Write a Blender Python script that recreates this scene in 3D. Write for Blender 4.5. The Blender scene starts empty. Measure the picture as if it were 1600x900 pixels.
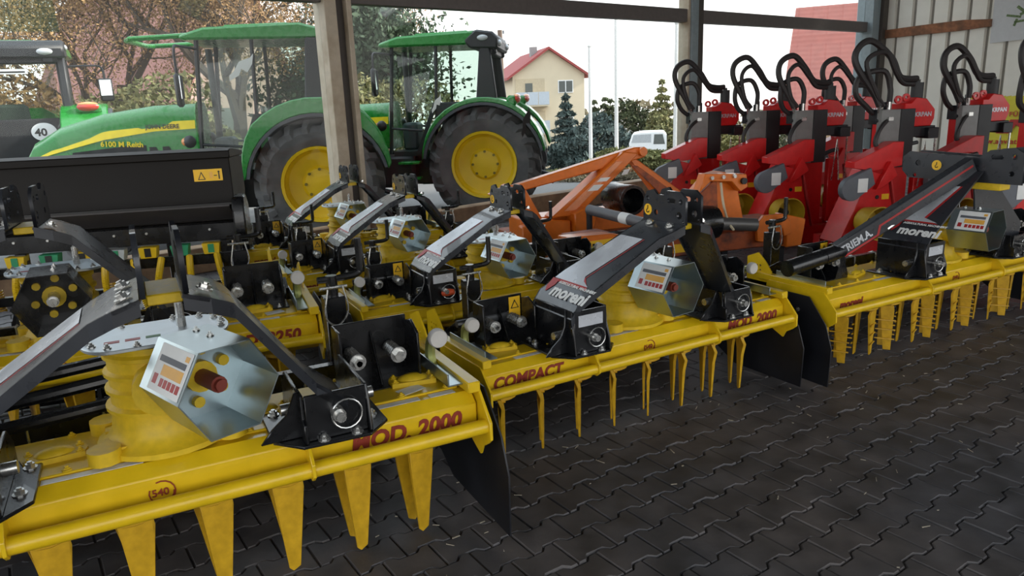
import bpy, math, random
from mathutils import Vector, Matrix
R_=math.radians
scn=bpy.context.scene
COL=scn.collection
# ---------------------------------------------------------------- camera
CAM_H=1.9; PITCH=R_(14.3); ROLL=R_(2.3); FPX=1160.0
cam_d=bpy.data.cameras.new('camera'); cam=bpy.data.objects.new('camera',cam_d); COL.objects.link(cam)
cam_d.sensor_fit='HORIZONTAL'; cam_d.sensor_width=36; cam_d.lens=FPX/1600*36; cam_d.clip_end=600; cam_d.clip_start=.05
_f=Vector((0,math.cos(PITCH),-math.sin(PITCH))); _r=Vector((1,0,0)); _d=-(_r.cross(_f))
_R=_r*math.cos(ROLL)+_d*math.sin(ROLL); _D=-_r*math.sin(ROLL)+_d*math.cos(ROLL)
cam.matrix_world=Matrix(((_R.x,-_D.x,-_f.x,0),(_R.y,-_D.y,-_f.y,0),(_R.z,-_D.z,-_f.z,CAM_H),(0,0,0,1)))
scn.camera=cam
# ---------------------------------------------------------------- world, sun, exposure
w=bpy.data.worlds.new('sky'); scn.world=w; w.use_nodes=True
nt=w.node_tree; nt.nodes.clear()
out=nt.nodes.new('ShaderNodeOutputWorld'); bg=nt.nodes.new('ShaderNodeBackground')
tc=nt.nodes.new('ShaderNodeTexCoord'); sp=nt.nodes.new('ShaderNodeSeparateXYZ'); rp=nt.nodes.new('ShaderNodeValToRGB')
nt.links.new(tc.outputs['Generated'],sp.inputs[0]); nt.links.new(sp.outputs['Z'],rp.inputs[0])
rp.color_ramp.elements[0].position=0.0; rp.color_ramp.elements[0].color=(1,.97,.93,1)
rp.color_ramp.elements[1].position=.55; rp.color_ramp.elements[1].color=(.80,.90,1,1)
nt.links.new(rp.outputs[0],bg.inputs[0]); bg.inputs[1].default_value=1.35
nt.links.new(bg.outputs[0],out.inputs[0])
sd=bpy.data.lights.new('sun','SUN'); sd.energy=3.4; sd.angle=R_(6); sd.color=(1,.93,.82)
sun=bpy.data.objects.new('sun',sd); COL.objects.link(sun); sun.rotation_euler=(R_(60),0,R_(92))
vs=scn.view_settings; vs.view_transform='Standard'; vs.look='None'; vs.gamma=1; vs.use_curve_mapping=False; vs.exposure=0.88
# ---------------------------------------------------------------- materials
MATS={}
def mat(name,col,rough=.4,metal=0.,var=.12,scale=14.,bump=0.,coat=0.,rvar=.12,spec=.5,dirt=None,dscale=4.):
    if name in MATS: return MATS[name]
    m=bpy.data.materials.new(name); m.use_nodes=True; N=m.node_tree; b=N.nodes['Principled BSDF']
    tc=N.nodes.new('ShaderNodeTexCoord'); no=N.nodes.new('ShaderNodeTexNoise'); no.inputs['Scale'].default_value=scale; no.inputs['Detail'].default_value=4
    N.links.new(tc.outputs['Object'],no.inputs['Vector'])
    r=N.nodes.new('ShaderNodeValToRGB'); r.color_ramp.elements[0].position=.3; r.color_ramp.elements[1].position=.75
    r.color_ramp.elements[0].color=tuple(c*(1-var) for c in col)+(1,); r.color_ramp.elements[1].color=tuple(min(1,c*(1+var*.6)) for c in col)+(1,)
    N.links.new(no.outputs['Fac'],r.inputs[0]); colout=r.outputs[0]
    if dirt:
        n2=N.nodes.new('ShaderNodeTexNoise'); n2.inputs['Scale'].default_value=dscale; n2.inputs['Detail'].default_value=6
        N.links.new(tc.outputs['Object'],n2.inputs['Vector'])
        r2=N.nodes.new('ShaderNodeValToRGB'); r2.color_ramp.elements[0].position=.45; r2.color_ramp.elements[1].position=.68
        r2.color_ramp.elements[0].color=(0,0,0,1); r2.color_ramp.elements[1].color=(1,1,1,1)
        N.links.new(n2.outputs['Fac'],r2.inputs[0]); mx=N.nodes.new('ShaderNodeMixRGB'); mx.inputs['Color2'].default_value=dirt+(1,)
        N.links.new(r2.outputs[0],mx.inputs['Fac']); N.links.new(colout,mx.inputs['Color1']); colout=mx.outputs[0]
    N.links.new(colout,b.inputs['Base Color'])
    mr=N.nodes.new('ShaderNodeMapRange'); mr.inputs['To Min'].default_value=max(.03,rough-rvar); mr.inputs['To Max'].default_value=min(1,rough+rvar)
    N.links.new(no.outputs['Fac'],mr.inputs['Value']); N.links.new(mr.outputs[0],b.inputs['Roughness'])
    b.inputs['Metallic'].default_value=metal; b.inputs['Coat Weight'].default_value=coat; b.inputs['Specular IOR Level'].default_value=spec
    if bump:
        bp=N.nodes.new('ShaderNodeBump'); bp.inputs['Strength'].default_value=bump; bp.inputs['Distance'].default_value=.01
        N.links.new(no.outputs['Fac'],bp.inputs['Height']); N.links.new(bp.outputs[0],b.inputs['Normal'])
    MATS[name]=m; return m
def glassmat(name,tint,refl=.06,tr=.85):
    m=bpy.data.materials.new(name); m.use_nodes=True; N=m.node_tree; N.nodes.clear()
    o=N.nodes.new('ShaderNodeOutputMaterial'); t=N.nodes.new('ShaderNodeBsdfTransparent'); g=N.nodes.new('ShaderNodeBsdfGlossy')
    t.inputs[0].default_value=tint+(1,); g.inputs['Roughness'].default_value=.02
    no=N.nodes.new('ShaderNodeTexNoise'); no.inputs['Scale'].default_value=1.3; tc=N.nodes.new('ShaderNodeTexCoord'); N.links.new(tc.outputs['Object'],no.inputs['Vector'])
    bp=N.nodes.new('ShaderNodeBump'); bp.inputs['Strength'].default_value=.03; N.links.new(no.outputs['Fac'],bp.inputs['Height']); N.links.new(bp.outputs[0],g.inputs['Normal'])
    f=N.nodes.new('ShaderNodeLayerWeight'); f.inputs[0].default_value=.5
    pw=N.nodes.new('ShaderNodeMath'); pw.operation='POWER'; pw.inputs[1].default_value=4.; N.links.new(f.outputs['Facing'],pw.inputs[0])
    a=N.nodes.new('ShaderNodeMath'); a.operation='MULTIPLY_ADD'; a.inputs[1].default_value=.5; a.inputs[2].default_value=refl; a.use_clamp=True
    N.links.new(pw.outputs[0],a.inputs[0]); x=N.nodes.new('ShaderNodeMixShader')
    N.links.new(a.outputs[0],x.inputs[0]); N.links.new(t.outputs[0],x.inputs[1]); N.links.new(g.outputs[0],x.inputs[2]); N.links.new(x.outputs[0],o.inputs[0])
    return m
YEL=mat('yellow_paint',(.76,.50,.008),.36,coat=.25,var=.1,bump=.02)
YED=mat('yellow_tine_paint',(.62,.36,.012),.45,var=.22,scale=22)
YEC=mat('yellow_casting',(.74,.50,.015),.48,var=.12,scale=40,bump=.12)
BLK=mat('black_paint',(.006,.0065,.008),.28,coat=.25,var=.3)
BLS=mat('black_satin_plate',(.010,.011,.015),.42,var=.35,scale=6)
DGR=mat('dark_grey_paint',(.026,.029,.036),.30,coat=.4)
GAL=mat('galvanised_steel',(.40,.47,.49),.30,metal=.95,var=.05,scale=30,rvar=.04)
STE=mat('bright_steel',(.62,.62,.60),.28,metal=.9,scale=40)
ZIN=mat('zinc_plate',(.60,.66,.70),.36,metal=.6,var=.1)
WHT=mat('white_sticker',(.80,.81,.80),.4,var=.05)
SIL=mat('silver_decal',(.68,.71,.76),.28,metal=.3,var=.25,scale=5)
REDP=mat('red_print',(.42,.02,.02),.4)
BRWP=mat('brown_red_print',(.26,.035,.02),.4)
YEPR=mat('yellow_sticker',(.90,.52,.02),.4,var=.05)
ORPR=mat('orange_print',(.85,.45,.08),.4)
BLKP=mat('black_print',(.012,.012,.012),.4)
RED=mat('red_paint',(.62,.012,.012),.36,coat=.2)
REDD=mat('red_brown_cap',(.20,.03,.015),.5)
ORA=mat('orange_paint',(.75,.17,.012),.38,coat=.25)
ORD=mat('orange_rusty',(.40,.085,.02),.55,dirt=(.10,.03,.02),dscale=9)
GRE=mat('green_paint',(.008,.21,.022),.28,coat=.25,var=.08)
GREL=mat('pale_green_paint',(.10,.36,.17),.3,coat=.5)
JYE=mat('rim_yellow',(.80,.52,.005),.4,var=.07,scale=5)
RUB=mat('tyre_rubber',(.085,.083,.084),.75,var=.25,scale=9,dirt=(.14,.135,.13),dscale=3)
BPL=mat('black_plastic',(.018,.019,.021),.5,var=.25)
GPL=mat('grey_plastic',(.12,.13,.15),.5)
HOS=mat('hose_rubber',(.022,.018,.018),.55,var=.3,bump=.15,scale=60)
GRC=mat('column_grey',(.20,.20,.195),.4,coat=.15)
HOP=mat('hopper_black_brown',(.010,.008,.0065),.5,var=.3,scale=2.5,spec=.2)
GRS=mat('pale_grey_knob',(.55,.53,.50),.6)
OLV=mat('olive_zinc',(.40,.42,.14),.4,metal=.5)
TGL=glassmat('cab_glass',(.62,.70,.66),.05)
WGL=glassmat('facade_glass',(.95,.965,.965),.012)
# ---------------------------------------------------------------- mesh helpers
class MB:
    def __init__(s): s.V=[]; s.F=[]
    def add(s,vs,fs):
        o=len(s.V); s.V+= [tuple(v) for v in vs]; s.F+=[tuple(i+o for i in f) for f in fs]; return s
    def box(s,c,d,rot=None):
        hx,hy,hz=d[0]/2,d[1]/2,d[2]/2
        v=[Vector((x,y,z)) for x in (-hx,hx) for y in (-hy,hy) for z in (-hz,hz)]
        if rot is not None: v=[rot@p for p in v]
        c=Vector(c); v=[p+c for p in v]
        return s.add(v,[(0,1,3,2),(4,6,7,5),(0,4,5,1),(2,3,7,6),(0,2,6,4),(1,5,7,3)])
    def bb(s,x0,x1,y0,y1,z0,z1): return s.box(((x0+x1)/2,(y0+y1)/2,(z0+z1)/2),(abs(x1-x0),abs(y1-y0),abs(z1-z0)))
    def prism(s,pts,plane,a,b):
        f={'yz':lambda p,t:(t,p[0],p[1]),'xz':lambda p,t:(p[0],t,p[1]),'xy':lambda p,t:(p[0],p[1],t)}[plane]
        n=len(pts); v=[f(p,a) for p in pts]+[f(p,b) for p in pts]
        F=[tuple(range(n-1,-1,-1)),tuple(range(n,2*n))]+[(i,(i+1)%n,n+(i+1)%n,n+i) for i in range(n)]
        ar=sum(pts[i][0]*pts[(i+1)%n][1]-pts[(i+1)%n][0]*pts[i][1] for i in range(n))
        sg=ar*(b-a)*(-1 if plane=='xz' else 1)
        if sg<0: F=[tuple(reversed(q)) for q in F]
        return s.add(v,F)
    def cyl(s,p0,p1,r,r1=None,n=12,caps=True):
        p0=Vector(p0); p1=Vector(p1); r1=r if r1 is None else r1
        d=(p1-p0).normalized(); a=d.orthogonal().normalized(); b=d.cross(a)
        v=[p0+(a*math.cos(t)+b*math.sin(t))*r for t in (2*math.pi*i/n for i in range(n))]+[p1+(a*math.cos(t)+b*math.sin(t))*r1 for t in (2*math.pi*i/n for i in range(n))]
        F=[(i,(i+1)%n,n+(i+1)%n,n+i) for i in range(n)]
        if caps: F+=[tuple(range(n-1,-1,-1)),tuple(range(n,2*n))]
        return s.add(v,F)
    def tube(s,pts,r,n=8,caps=True):
        P=[Vector(p) for p in pts]; rs=r if isinstance(r,(list,tuple)) else [r]*len(P)
        t=(P[1]-P[0]).normalized(); a=t.orthogonal().normalized(); V=[];F=[]
        for i,p in enumerate(P):
            t=(P[min(i+1,len(P)-1)]-P[max(i-1,0)]).normalized(); a=(a-t*a.dot(t)).normalized(); b=t.cross(a)
            V+=[p+(a*math.cos(q)+b*math.sin(q))*rs[i] for q in (2*math.pi*k/n for k in range(n))]
        for i in range(len(P)-1):
            F+=[(i*n+k,i*n+(k+1)%n,(i+1)*n+(k+1)%n,(i+1)*n+k) for k in range(n)]
        if caps: F+=[tuple(range(n-1,-1,-1)),tuple(range((len(P)-1)*n,len(P)*n))]
        return s.add(V,F)
    def lathe(s,prof,c=(0,0,0),n=24,axis='z',closed=False):
        ax={'z':lambda r,h,t:(r*math.cos(t),r*math.sin(t),h),'y':lambda r,h,t:(r*math.cos(t),h,-r*math.sin(t)),'x':lambda r,h,t:(h,r*math.cos(t),r*math.sin(t))}[axis]
        c=Vector(c); m=len(prof); V=[c+Vector(ax(r,h,2*math.pi*i/n)) for i in range(n) for r,h in prof]; F=[]
        for i in range(n):
            j=(i+1)%n
            for k in range(m-1 if not closed else m):
                l=(k+1)%m
                F.append((i*m+k,j*m+k,j*m+l,i*m+l))
        return s.add(V,F)
    def sph(s,c,r,n=8,sc=(1,1,1)):
        m=n//2+1
        c=Vector(c); V=[];F=[]
        for i in range(m+1):
            th=math.pi*i/m
            for k in range(n):
                ph=2*math.pi*k/n; V.append(c+Vector((r*sc[0]*math.sin(th)*math.cos(ph),r*sc[1]*math.sin(th)*math.sin(ph),r*sc[2]*math.cos(th))))
        for i in range(m):
            for k in range(n): F.append((i*n+k,(i+1)*n+k,(i+1)*n+(k+1)%n,i*n+(k+1)%n))
        return s.add(V,F)
    def ribbon(s,st,th):   # st: stations (x,z,y0,y1); a bent sheet of thickness th
        n=len(st); V=[];F=[]
        for i,(x,z,y0,y1) in enumerate(st):
            a=st[max(i-1,0)]; b=st[min(i+1,n-1)]; d=Vector((b[0]-a[0],b[1]-a[1])).normalized(); nx,nz=-d.y*th,d.x*th
            V+=[(x,y0,z),(x,y1,z),(x-nx,y0,z-nz),(x-nx,y1,z-nz)]
        for i in range(n-1):
            o=4*i; p=o+4
            F+=[(o,o+1,p+1,p),(o+2,p+2,p+3,o+3),(o,p,p+2,o+2),(o+1,o+3,p+3,p+1)]
        F+=[(0,2,3,1),(4*n-4,4*n-3,4*n-1,4*n-2)]
        return s.add(V,F)
    def mesh(s,name,smooth=35):
        me=bpy.data.meshes.new(name); me.from_pydata(s.V,[],s.F)
        if smooth:
            me.polygons.foreach_set('use_smooth',[True]*len(me.polygons))
            try: me.set_sharp_from_angle(angle=R_(smooth))
            except Exception: pass
        me.update(); return me
    def build(s,name,m,parent=None,bevel=0,smooth=35):
        return link(name,s.mesh(name,smooth),m,parent,bevel)
def link(name,me,m=None,parent=None,bevel=0):
    o=bpy.data.objects.new(name,me); COL.objects.link(o)
    if m is not None and len(me.materials)==0: me.materials.append(m)
    if parent is not None: o.parent=parent
    if bevel:
        b=o.modifiers.new('bevel','BEVEL'); b.width=bevel; b.segments=1; b.limit_method='ANGLE'; b.angle_limit=R_(40)
    return o
CACHE={}
STUFF={'bolts','cover_bolts','arm_bolts','lid_bolts','guard_bolts','bar_clips','tine_pins','sticker_cells','rim_bolts','tread'}
def part(key,name,fn,m,parent,bevel=0,smooth=35,loc=None,rot=None,scale=None):
    """one child object; alike pieces share mesh data through the key"""
    key=key+'|'+m.name
    if key not in CACHE:
        r=fn(); me=r.mesh(name,smooth) if isinstance(r,MB) else r
        me.materials.append(m); CACHE[key]=me
    o=link(name,CACHE[key],m,parent,bevel)
    if name in STUFF: o['kind']='stuff'
    if loc is not None: o.location=loc
    if rot is not None: o.rotation_euler=rot
    if scale is not None: o.scale=scale
    return o
def tag(o,label,cat,group=None,kind=None):
    if label: o['label']=label
    if cat: o['category']=cat
    if group: o['group']=group
    if kind: o['kind']=kind
    return o
def thing(name,label,cat,loc,yaw=0,s=1,group=None):
    o=bpy.data.objects.new(name,None); COL.objects.link(o); o.location=loc; o.rotation_euler=(0,0,R_(yaw)); o.scale=(s,s,s)
    o.empty_display_size=.1
    return tag(o,label,cat,group)
def struct(o): o['kind']='structure'; return o
def curve_mesh(splines,depth):
    c=bpy.data.curves.new('plate','CURVE'); c.dimensions='2D'; c.fill_mode='BOTH'; c.extrude=depth/2
    for pts in splines:
        sp=c.splines.new('POLY'); sp.points.add(len(pts)-1); sp.use_cyclic_u=True
        for i,p in enumerate(pts): sp.points[i].co=(p[0],p[1],0,1)
    o=bpy.data.objects.new('tmp',c); COL.objects.link(o)
    dg=bpy.context.evaluated_depsgraph_get(); me=bpy.data.meshes.new_from_object(o.evaluated_get(dg))
    bpy.data.objects.remove(o); bpy.data.curves.remove(c); me.materials.clear(); return me
def circ(cx,cy,r,n=12,rx=None):
    rx=rx or r
    return [(cx+rx*math.cos(2*math.pi*i/n),cy+r*math.sin(2*math.pi*i/n)) for i in range(n)]
def slot(cx,cy,w,r,n=5):
    return [(cx+w/2+r*math.cos(R_(-90+180*i/n)),cy+r*math.sin(R_(-90+180*i/n))) for i in range(n+1)]+[(cx-w/2+r*math.cos(R_(90+180*i/n)),cy+r*math.sin(R_(90+180*i/n))) for i in range(n+1)]
def text_mesh(body,size,depth=.002,bold=0.,shear=0.,align='LEFT',space=1.):
    c=bpy.data.curves.new('t','FONT'); c.body=body; c.size=size; c.extrude=depth/2; c.offset=bold; c.shear=shear; c.align_x=align; c.space_character=space; c.resolution_u=3
    o=bpy.data.objects.new('tmp',c); COL.objects.link(o)
    dg=bpy.context.evaluated_depsgraph_get(); me=bpy.data.meshes.new_from_object(o.evaluated_get(dg))
    bpy.data.objects.remove(o); bpy.data.curves.remove(c); me.materials.clear(); return me
def text(body,size,m,parent,loc,rot,depth=.002,bold=0.,shear=0.,name='lettering',align='LEFT',space=1.,sx=1.):
    return part('txt'+body+str((size,bold,shear,align,space)),name,lambda:text_mesh(body,size,depth,bold,shear,align,space),m,parent,loc=loc,rot=rot,scale=(sx,1,1) if sx!=1 else None,smooth=0)
FRONT=(math.pi/2,0,0)          # text on a face that looks to -y
def crv(pts,k=6):   # catmull-rom through points
    P=[Vector(p) for p in pts]; P=[P[0]*2-P[1]]+P+[P[-1]*2-P[-2]]; o=[]
    for i in range(1,len(P)-2):
        for j in range(k):
            t=j/k; a,b,c,d=P[i-1:i+3]
            o.append(.5*((2*b)+(c-a)*t+(2*a-5*b+4*c-d)*t*t+(3*b-a-3*c+d)*t**3))
    o.append(P[-2]); return o
def spring(p0,p1,r,wr,turns,n=7):
    p0=Vector(p0);p1=Vector(p1);d=(p1-p0);a=d.normalized().orthogonal().normalized();b=d.normalized().cross(a)
    N=turns*n; return [p0+d*(i/N)+(a*math.cos(2*math.pi*i/n)+b*math.sin(2*math.pi*i/n))*r for i in range(N+1)]

def sticker_white():
    m=bpy.data.materials.new('white_film'); m.use_nodes=True; N=m.node_tree; b=N.nodes['Principled BSDF']; o=N.nodes['Material Output']
    b.inputs['Base Color'].default_value=(.8,.82,.8,1); t=N.nodes.new('ShaderNodeBsdfTranslucent'); t.inputs[0].default_value=(.8,.82,.8,1); no=N.nodes.new('ShaderNodeTexNoise'); no.inputs['Scale'].default_value=8
    mr=N.nodes.new('ShaderNodeMapRange'); mr.inputs['To Min'].default_value=.55; mr.inputs['To Max'].default_value=.65; N.links.new(no.outputs['Fac'],mr.inputs['Value'])
    x=N.nodes.new('ShaderNodeMixShader'); N.links.new(mr.outputs[0],x.inputs[0]); N.links.new(b.outputs[0],x.inputs[1]); N.links.new(t.outputs[0],x.inputs[2]); N.links.new(x.outputs[0],o.inputs[0]); return m
FILM=sticker_white()
# ================================================================ SETTING
P1=Vector((-2.2,10.3,0)); WA=40.0
def onwall(o): o.location=P1; o.rotation_euler=(0,0,R_(WA)); return o
S2,S3=7.66,15.54
P3=P1+Vector((math.cos(R_(WA)),math.sin(R_(WA)),0))*S3
def onright(o): o.location=P3; o.rotation_euler=(0,0,R_(WA-90)); return o
STEEL=mat('post_grey_steel',(.22,.27,.29),.4,var=.12)
CREAM=mat('post_cream_paint',(.50,.43,.33),.55,var=.10,dirt=(.36,.29,.20),dscale=3)
DARKP=mat('post_dark',(.055,.045,.038),.55,var=.2)
TRANS=mat('transom_brown_grey',(.11,.095,.09),.5,var=.15)
WOOD=mat('rough_timber',(.34,.22,.13),.75,var=.3,scale=9,bump=.2,dirt=(.20,.12,.07))
REDWOOD=mat('reddish_batten',(.30,.12,.055),.75,var=.35,scale=12,bump=.2,dirt=(.13,.06,.03))
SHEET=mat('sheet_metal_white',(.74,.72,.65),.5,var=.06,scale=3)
ASPH=mat('asphalt',(.16,.155,.15),.85,var=.25,scale=20,bump=.1)
CEILM=mat('ceiling_sheet',(.20,.20,.20),.7)
# --- floor of interlocking double-T pavers
def paver_mat():
    m=bpy.data.materials.new('anthracite_paver'); m.use_nodes=True; N=m.node_tree; b=N.nodes['Principled BSDF']
    ge=N.nodes.new('ShaderNodeNewGeometry')
    def noise(s,d): 
        n=N.nodes.new('ShaderNodeTexNoise'); n.inputs['Scale'].default_value=s; n.inputs['Detail'].default_value=d; N.links.new(ge.outputs['Position'],n.inputs['Vector']); return n
    n1=noise(1.1,3); n2=noise(55,5); n3=noise(5.5,4)
    r=N.nodes.new('ShaderNodeValToRGB'); r.color_ramp.elements[0].position=.38; r.color_ramp.elements[1].position=.62
    r.color_ramp.elements[0].color=(.080,.079,.086,1); r.color_ramp.elements[1].color=(.108,.096,.093,1); N.links.new(n1.outputs['Fac'],r.inputs[0])
    r2=N.nodes.new('ShaderNodeValToRGB'); r2.color_ramp.elements[0].position=.30; r2.color_ramp.elements[0].color=(.55,.55,.55,1); r2.color_ramp.elements[1].position=.7; r2.color_ramp.elements[1].color=(1.25,1.22,1.2,1); N.links.new(n3.outputs['Fac'],r2.inputs[0])
    mx=N.nodes.new('ShaderNodeMixRGB'); mx.blend_type='MULTIPLY'; mx.inputs[0].default_value=1; N.links.new(r.outputs[0],mx.inputs[1]); N.links.new(r2.outputs[0],mx.inputs[2])
    N.links.new(mx.outputs[0],b.inputs['Base Color'])
    mr=N.nodes.new('ShaderNodeMapRange'); mr.inputs['To Min'].default_value=.42; mr.inputs['To Max'].default_value=.68; N.links.new(n3.outputs['Fac'],mr.inputs['Value']); N.links.new(mr.outputs[0],b.inputs['Roughness'])
    bp=N.nodes.new('ShaderNodeBump'); bp.inputs['Strength'].default_value=.22; bp.inputs['Distance'].default_value=.004; N.links.new(n2.outputs['Fac'],bp.inputs['Height']); N.links.new(bp.outputs[0],b.inputs['Normal'])
    b.inputs['Specular IOR Level'].default_value=.45
    return m
PAV=paver_mat()
SAND=mat('joint_sand',(.095,.085,.075),.95,var=.3,scale=30)
def hall_poly():
    q=[]
    for s,t in ((-11,0.02),(S3,0.02),(S3,-16.5),(-11,-16.5)):
        q.append(P1+Vector((math.cos(R_(WA))*s-math.sin(R_(WA))*t,math.sin(R_(WA))*s+math.cos(R_(WA))*t,0)))
    return q
HP=hall_poly()
floor=struct(MB().prism([(p.x,p.y) for p in HP],'xy',-.25,-.012).build('floor',SAND,smooth=0)); floor['label']='dark floor of interlocking concrete pavers in the machinery hall'
E_=Vector((.559,-.829)); F_=Vector((.829,.559)); O_=Vector((.5485,2.858))+F_*.11
fl,eh,dl=.11,.0825,.014
PO=[(-fl,-eh-dl),(-.068,-eh-dl),(-.042,-eh+dl),(.042,-eh+dl),(.068,-eh-dl),(fl,-eh-dl),(fl,eh+dl),(.068,eh+dl),(.042,eh-dl),(-.042,eh-dl),(-.068,eh+dl),(-fl,eh+dl)]
def offs(P,d):
    n=len(P); o=[]
    for i in range(n):
        a,b,c=Vector(P[i-1]),Vector(P[i]),Vector(P[(i+1)%n]); e1=(b-a).normalized(); e2=(c-b).normalized()
        n1=Vector((-e1.y,e1.x)); n2=Vector((-e2.y,e2.x)); k=(n1+n2); k=k/(k.length_squared/2); o.append(tuple(b+k*d))
    return o
PT=offs(PO,.0075); PB=offs(PO,.0015)
def w2(fx,ey): return F_*fx+E_*ey
def paver_geo(c,tilt=(0,0),dz=0):
    n=len(PO); v=[]
    for P,z in ((PT,0.),(PB,-.014)):
        for p in P:
            q=w2(p[0],-p[1])     # keeps the outline turning anticlockwise in plan
            v.append((c.x+q.x,c.y+q.y,z+dz+q.x*tilt[0]+q.y*tilt[1]))
    return v,[tuple(range(n))]+[(i,n+i,n+(i+1)%n,(i+1)%n) for i in range(n)]
def inhall(p):
    d=Vector((p.x-P1.x,p.y-P1.y)); s=d.x*math.cos(R_(WA))+d.y*math.sin(R_(WA)); t=-d.x*math.sin(R_(WA))+d.y*math.cos(R_(WA)); return -10.9<s<S3-.1 and -14.9<t<-.12
def topix(p):
    v=Vector((p.x,p.y,-CAM_H)); z=v.dot(_f); 
    return (800+FPX*v.dot(_R)/z,450+FPX*v.dot(_D)/z,z) if z>.3 else (9999,9999,z)
rnd=random.Random(5); cells=[]
for j in range(-170,75):
    for i in range(-80,130):
        c=O_+F_*(.22*i+(.11 if j%2 else 0))+E_*(.165*j)
        if c.y<.8 or not inhall(c): continue
        px=topix(c)
        if -800<px[0]<2500 and -50<px[1]<1500: cells.append((c,px))
front=[]
for c,px in cells:
    ly=(c-Vector((-.17,2.94))).dot(Vector((-math.sin(R_(28.5)),math.cos(R_(28.5)))))
    if ly<.25 and 0<px[0]<1600 and px[1]<905: front.append((px[2],c))
front.sort(key=lambda q:q[0]); fs={(round(c.x,4),round(c.y,4)) for _,c in front[:300]}
rest=MB(); pv=None
for c,px in cells:
    tl=(rnd.gauss(0,.012),rnd.gauss(0,.012)); dz=rnd.gauss(0,.0015)
    if (round(c.x,4),round(c.y,4)) in fs:
        if pv is None:
            b=MB(); v,f=paver_geo(Vector((0,0))); b.add(v,f); pv=b.mesh('paver',0); pv.materials.append(PAV)
        o=link('paver',pv,PAV,floor); o.location=(c.x,c.y,dz); o.rotation_euler=(tl[1],-tl[0],0)
    else:
        v,f=paver_geo(c,tl,dz); rest.add(v,f)
ro=rest.build('paver_field',PAV,floor,smooth=0); ro['kind']='stuff'
# --- ceiling, walls, posts, glazing
struct(MB().prism([(p.x,p.y) for p in HP],'xy',5.5,5.7).build('ceiling',CEILM,smooth=0))
def post(name,s,mk): return [struct(onwall(x)) for x in mk(name,s)]
o=MB().bb(-.19,-.02,-.16,.16,0,5.5).build('trim_1',CREAM,bevel=.008); struct(onwall(o)); o['label']='cream painted timber window post behind the tractors'
MB().bb(-.02,.13,-.05,.15,0,5.5).build('post_core',DARKP,o); MB().bb(.13,.20,-.16,.16,0,5.5).build('post_edge',CREAM,o,bevel=.006)
o=MB().bb(S2-.21,S2-.15,-.12,.12,0,5.5).build('trim_2',CREAM,bevel=.006); struct(onwall(o)); o['label']='grey steel window post in front of the bright sky'
MB().bb(S2-.15,S2+.06,-.16,.1,0,5.5).build('post_face',STEEL,o,bevel=.006); MB().bb(S2+.06,S2+.26,-.13,.1,0,5.5).build('post_core',DARKP,o,bevel=.006)
o=MB().bb(S3-.62,S3-.24,-.22,.2,0,5.5).build('trim_3',STEEL,bevel=.01); struct(onwall(o)); o['label']='blue grey steel corner column beside the sheet wall'
MB().bb(S3-.24,S3+.1,-.3,.2,0,5.5).build('post_core',DARKP,o,bevel=.006)
for k,(a,b) in enumerate(((-11,-.19),(.2,S2-.21),(S2+.26,S3-.62))):
    o=MB().bb(a,b,-.09,.09,3.19,3.43).build('trim_%d'%(4+k),TRANS,bevel=.006); struct(onwall(o)); o['label']=('brown grey transom over the far left glazing','long brown grey transom between timber post and steel post','brown grey transom ending at the corner column')[k]
    o=MB().bb(a,b,-.13,.13,-.01,.30).build('trim_%d'%(7+k),WOOD,bevel=.01); struct(onwall(o)); o['label']=('rough timber sill beam left of the cream post','rough timber sill beam below the wide glass pane','rough timber sill beam behind the red splitters')[k]
    o=MB().bb(a,b,-.006,.006,.30,3.19).build('window_%d'%(1+2*k),WGL,smooth=0); struct(onwall(o))
    o=MB().bb(a,b,-.006,.006,3.43,5.5).build('window_%d'%(2+2*k),WGL,smooth=0); struct(onwall(o))
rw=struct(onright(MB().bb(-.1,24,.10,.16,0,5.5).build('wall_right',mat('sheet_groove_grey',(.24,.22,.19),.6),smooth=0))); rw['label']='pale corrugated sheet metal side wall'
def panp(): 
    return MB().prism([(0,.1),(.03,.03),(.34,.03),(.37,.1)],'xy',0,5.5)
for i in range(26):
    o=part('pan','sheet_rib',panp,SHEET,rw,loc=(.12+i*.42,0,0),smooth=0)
# reddish batten, poster and banner on the sheet wall
def rz(x,s,z0,z1): pass
o=MB().prism([(.05,3.02),(2.05,3.06),(2.72,3.10),(2.72,3.26),(2.1,3.30),(1.2,3.27),(.05,3.22)],'xz',-.06,.02).build('wooden_batten',REDWOOD,bevel=.004)
onright(o); tag(o,'rough reddish wooden batten nailed across the sheet wall','batten')
po=thing('poster','white poster with green band and a picture of a green harrow on sheet wall','poster',(0,0,0)); onright(po)
MB().prism([(2.72,2.72),(4.3,2.80),(4.3,4.6),(2.72,4.6)],'xz',-.03,-.018).build('poster_sheet',mat('poster_paper',(.52,.53,.54),.5,var=.05),po)
MB().prism([(2.75,3.72),(4.3,3.82),(4.3,3.92),(2.75,3.78)],'xz',-.034,-.031).build('green_band',mat('poster_green',(.10,.28,.05),.5),po)
MB().prism([(2.75,3.79),(4.3,3.93),(4.3,4.58),(2.75,4.58)],'xz',-.033,-.031).build('field_photo',mat('poster_field',(.20,.17,.05),.6,var=.5,scale=18),po)
g=MB()
for x,z,w_,h_,a in ((3.15,3.28,.30,.05,.2),(3.42,3.38,.34,.06,-.5),(3.3,3.16,.26,.05,-.1),(3.55,3.22,.2,.12,.3),(3.28,3.42,.2,.06,.7),(3.62,3.34,.06,.3,.2),(3.2,3.14,.05,.16,.3),(3.45,3.12,.05,.16,-.2)):
    g.box((x,-.034,z),(w_,.004,h_),Matrix.Rotation(a,3,'Y'))
g.build('harrow_picture',mat('poster_machine_green',(.13,.20,.07),.5,var=.6,scale=30),po)
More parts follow.
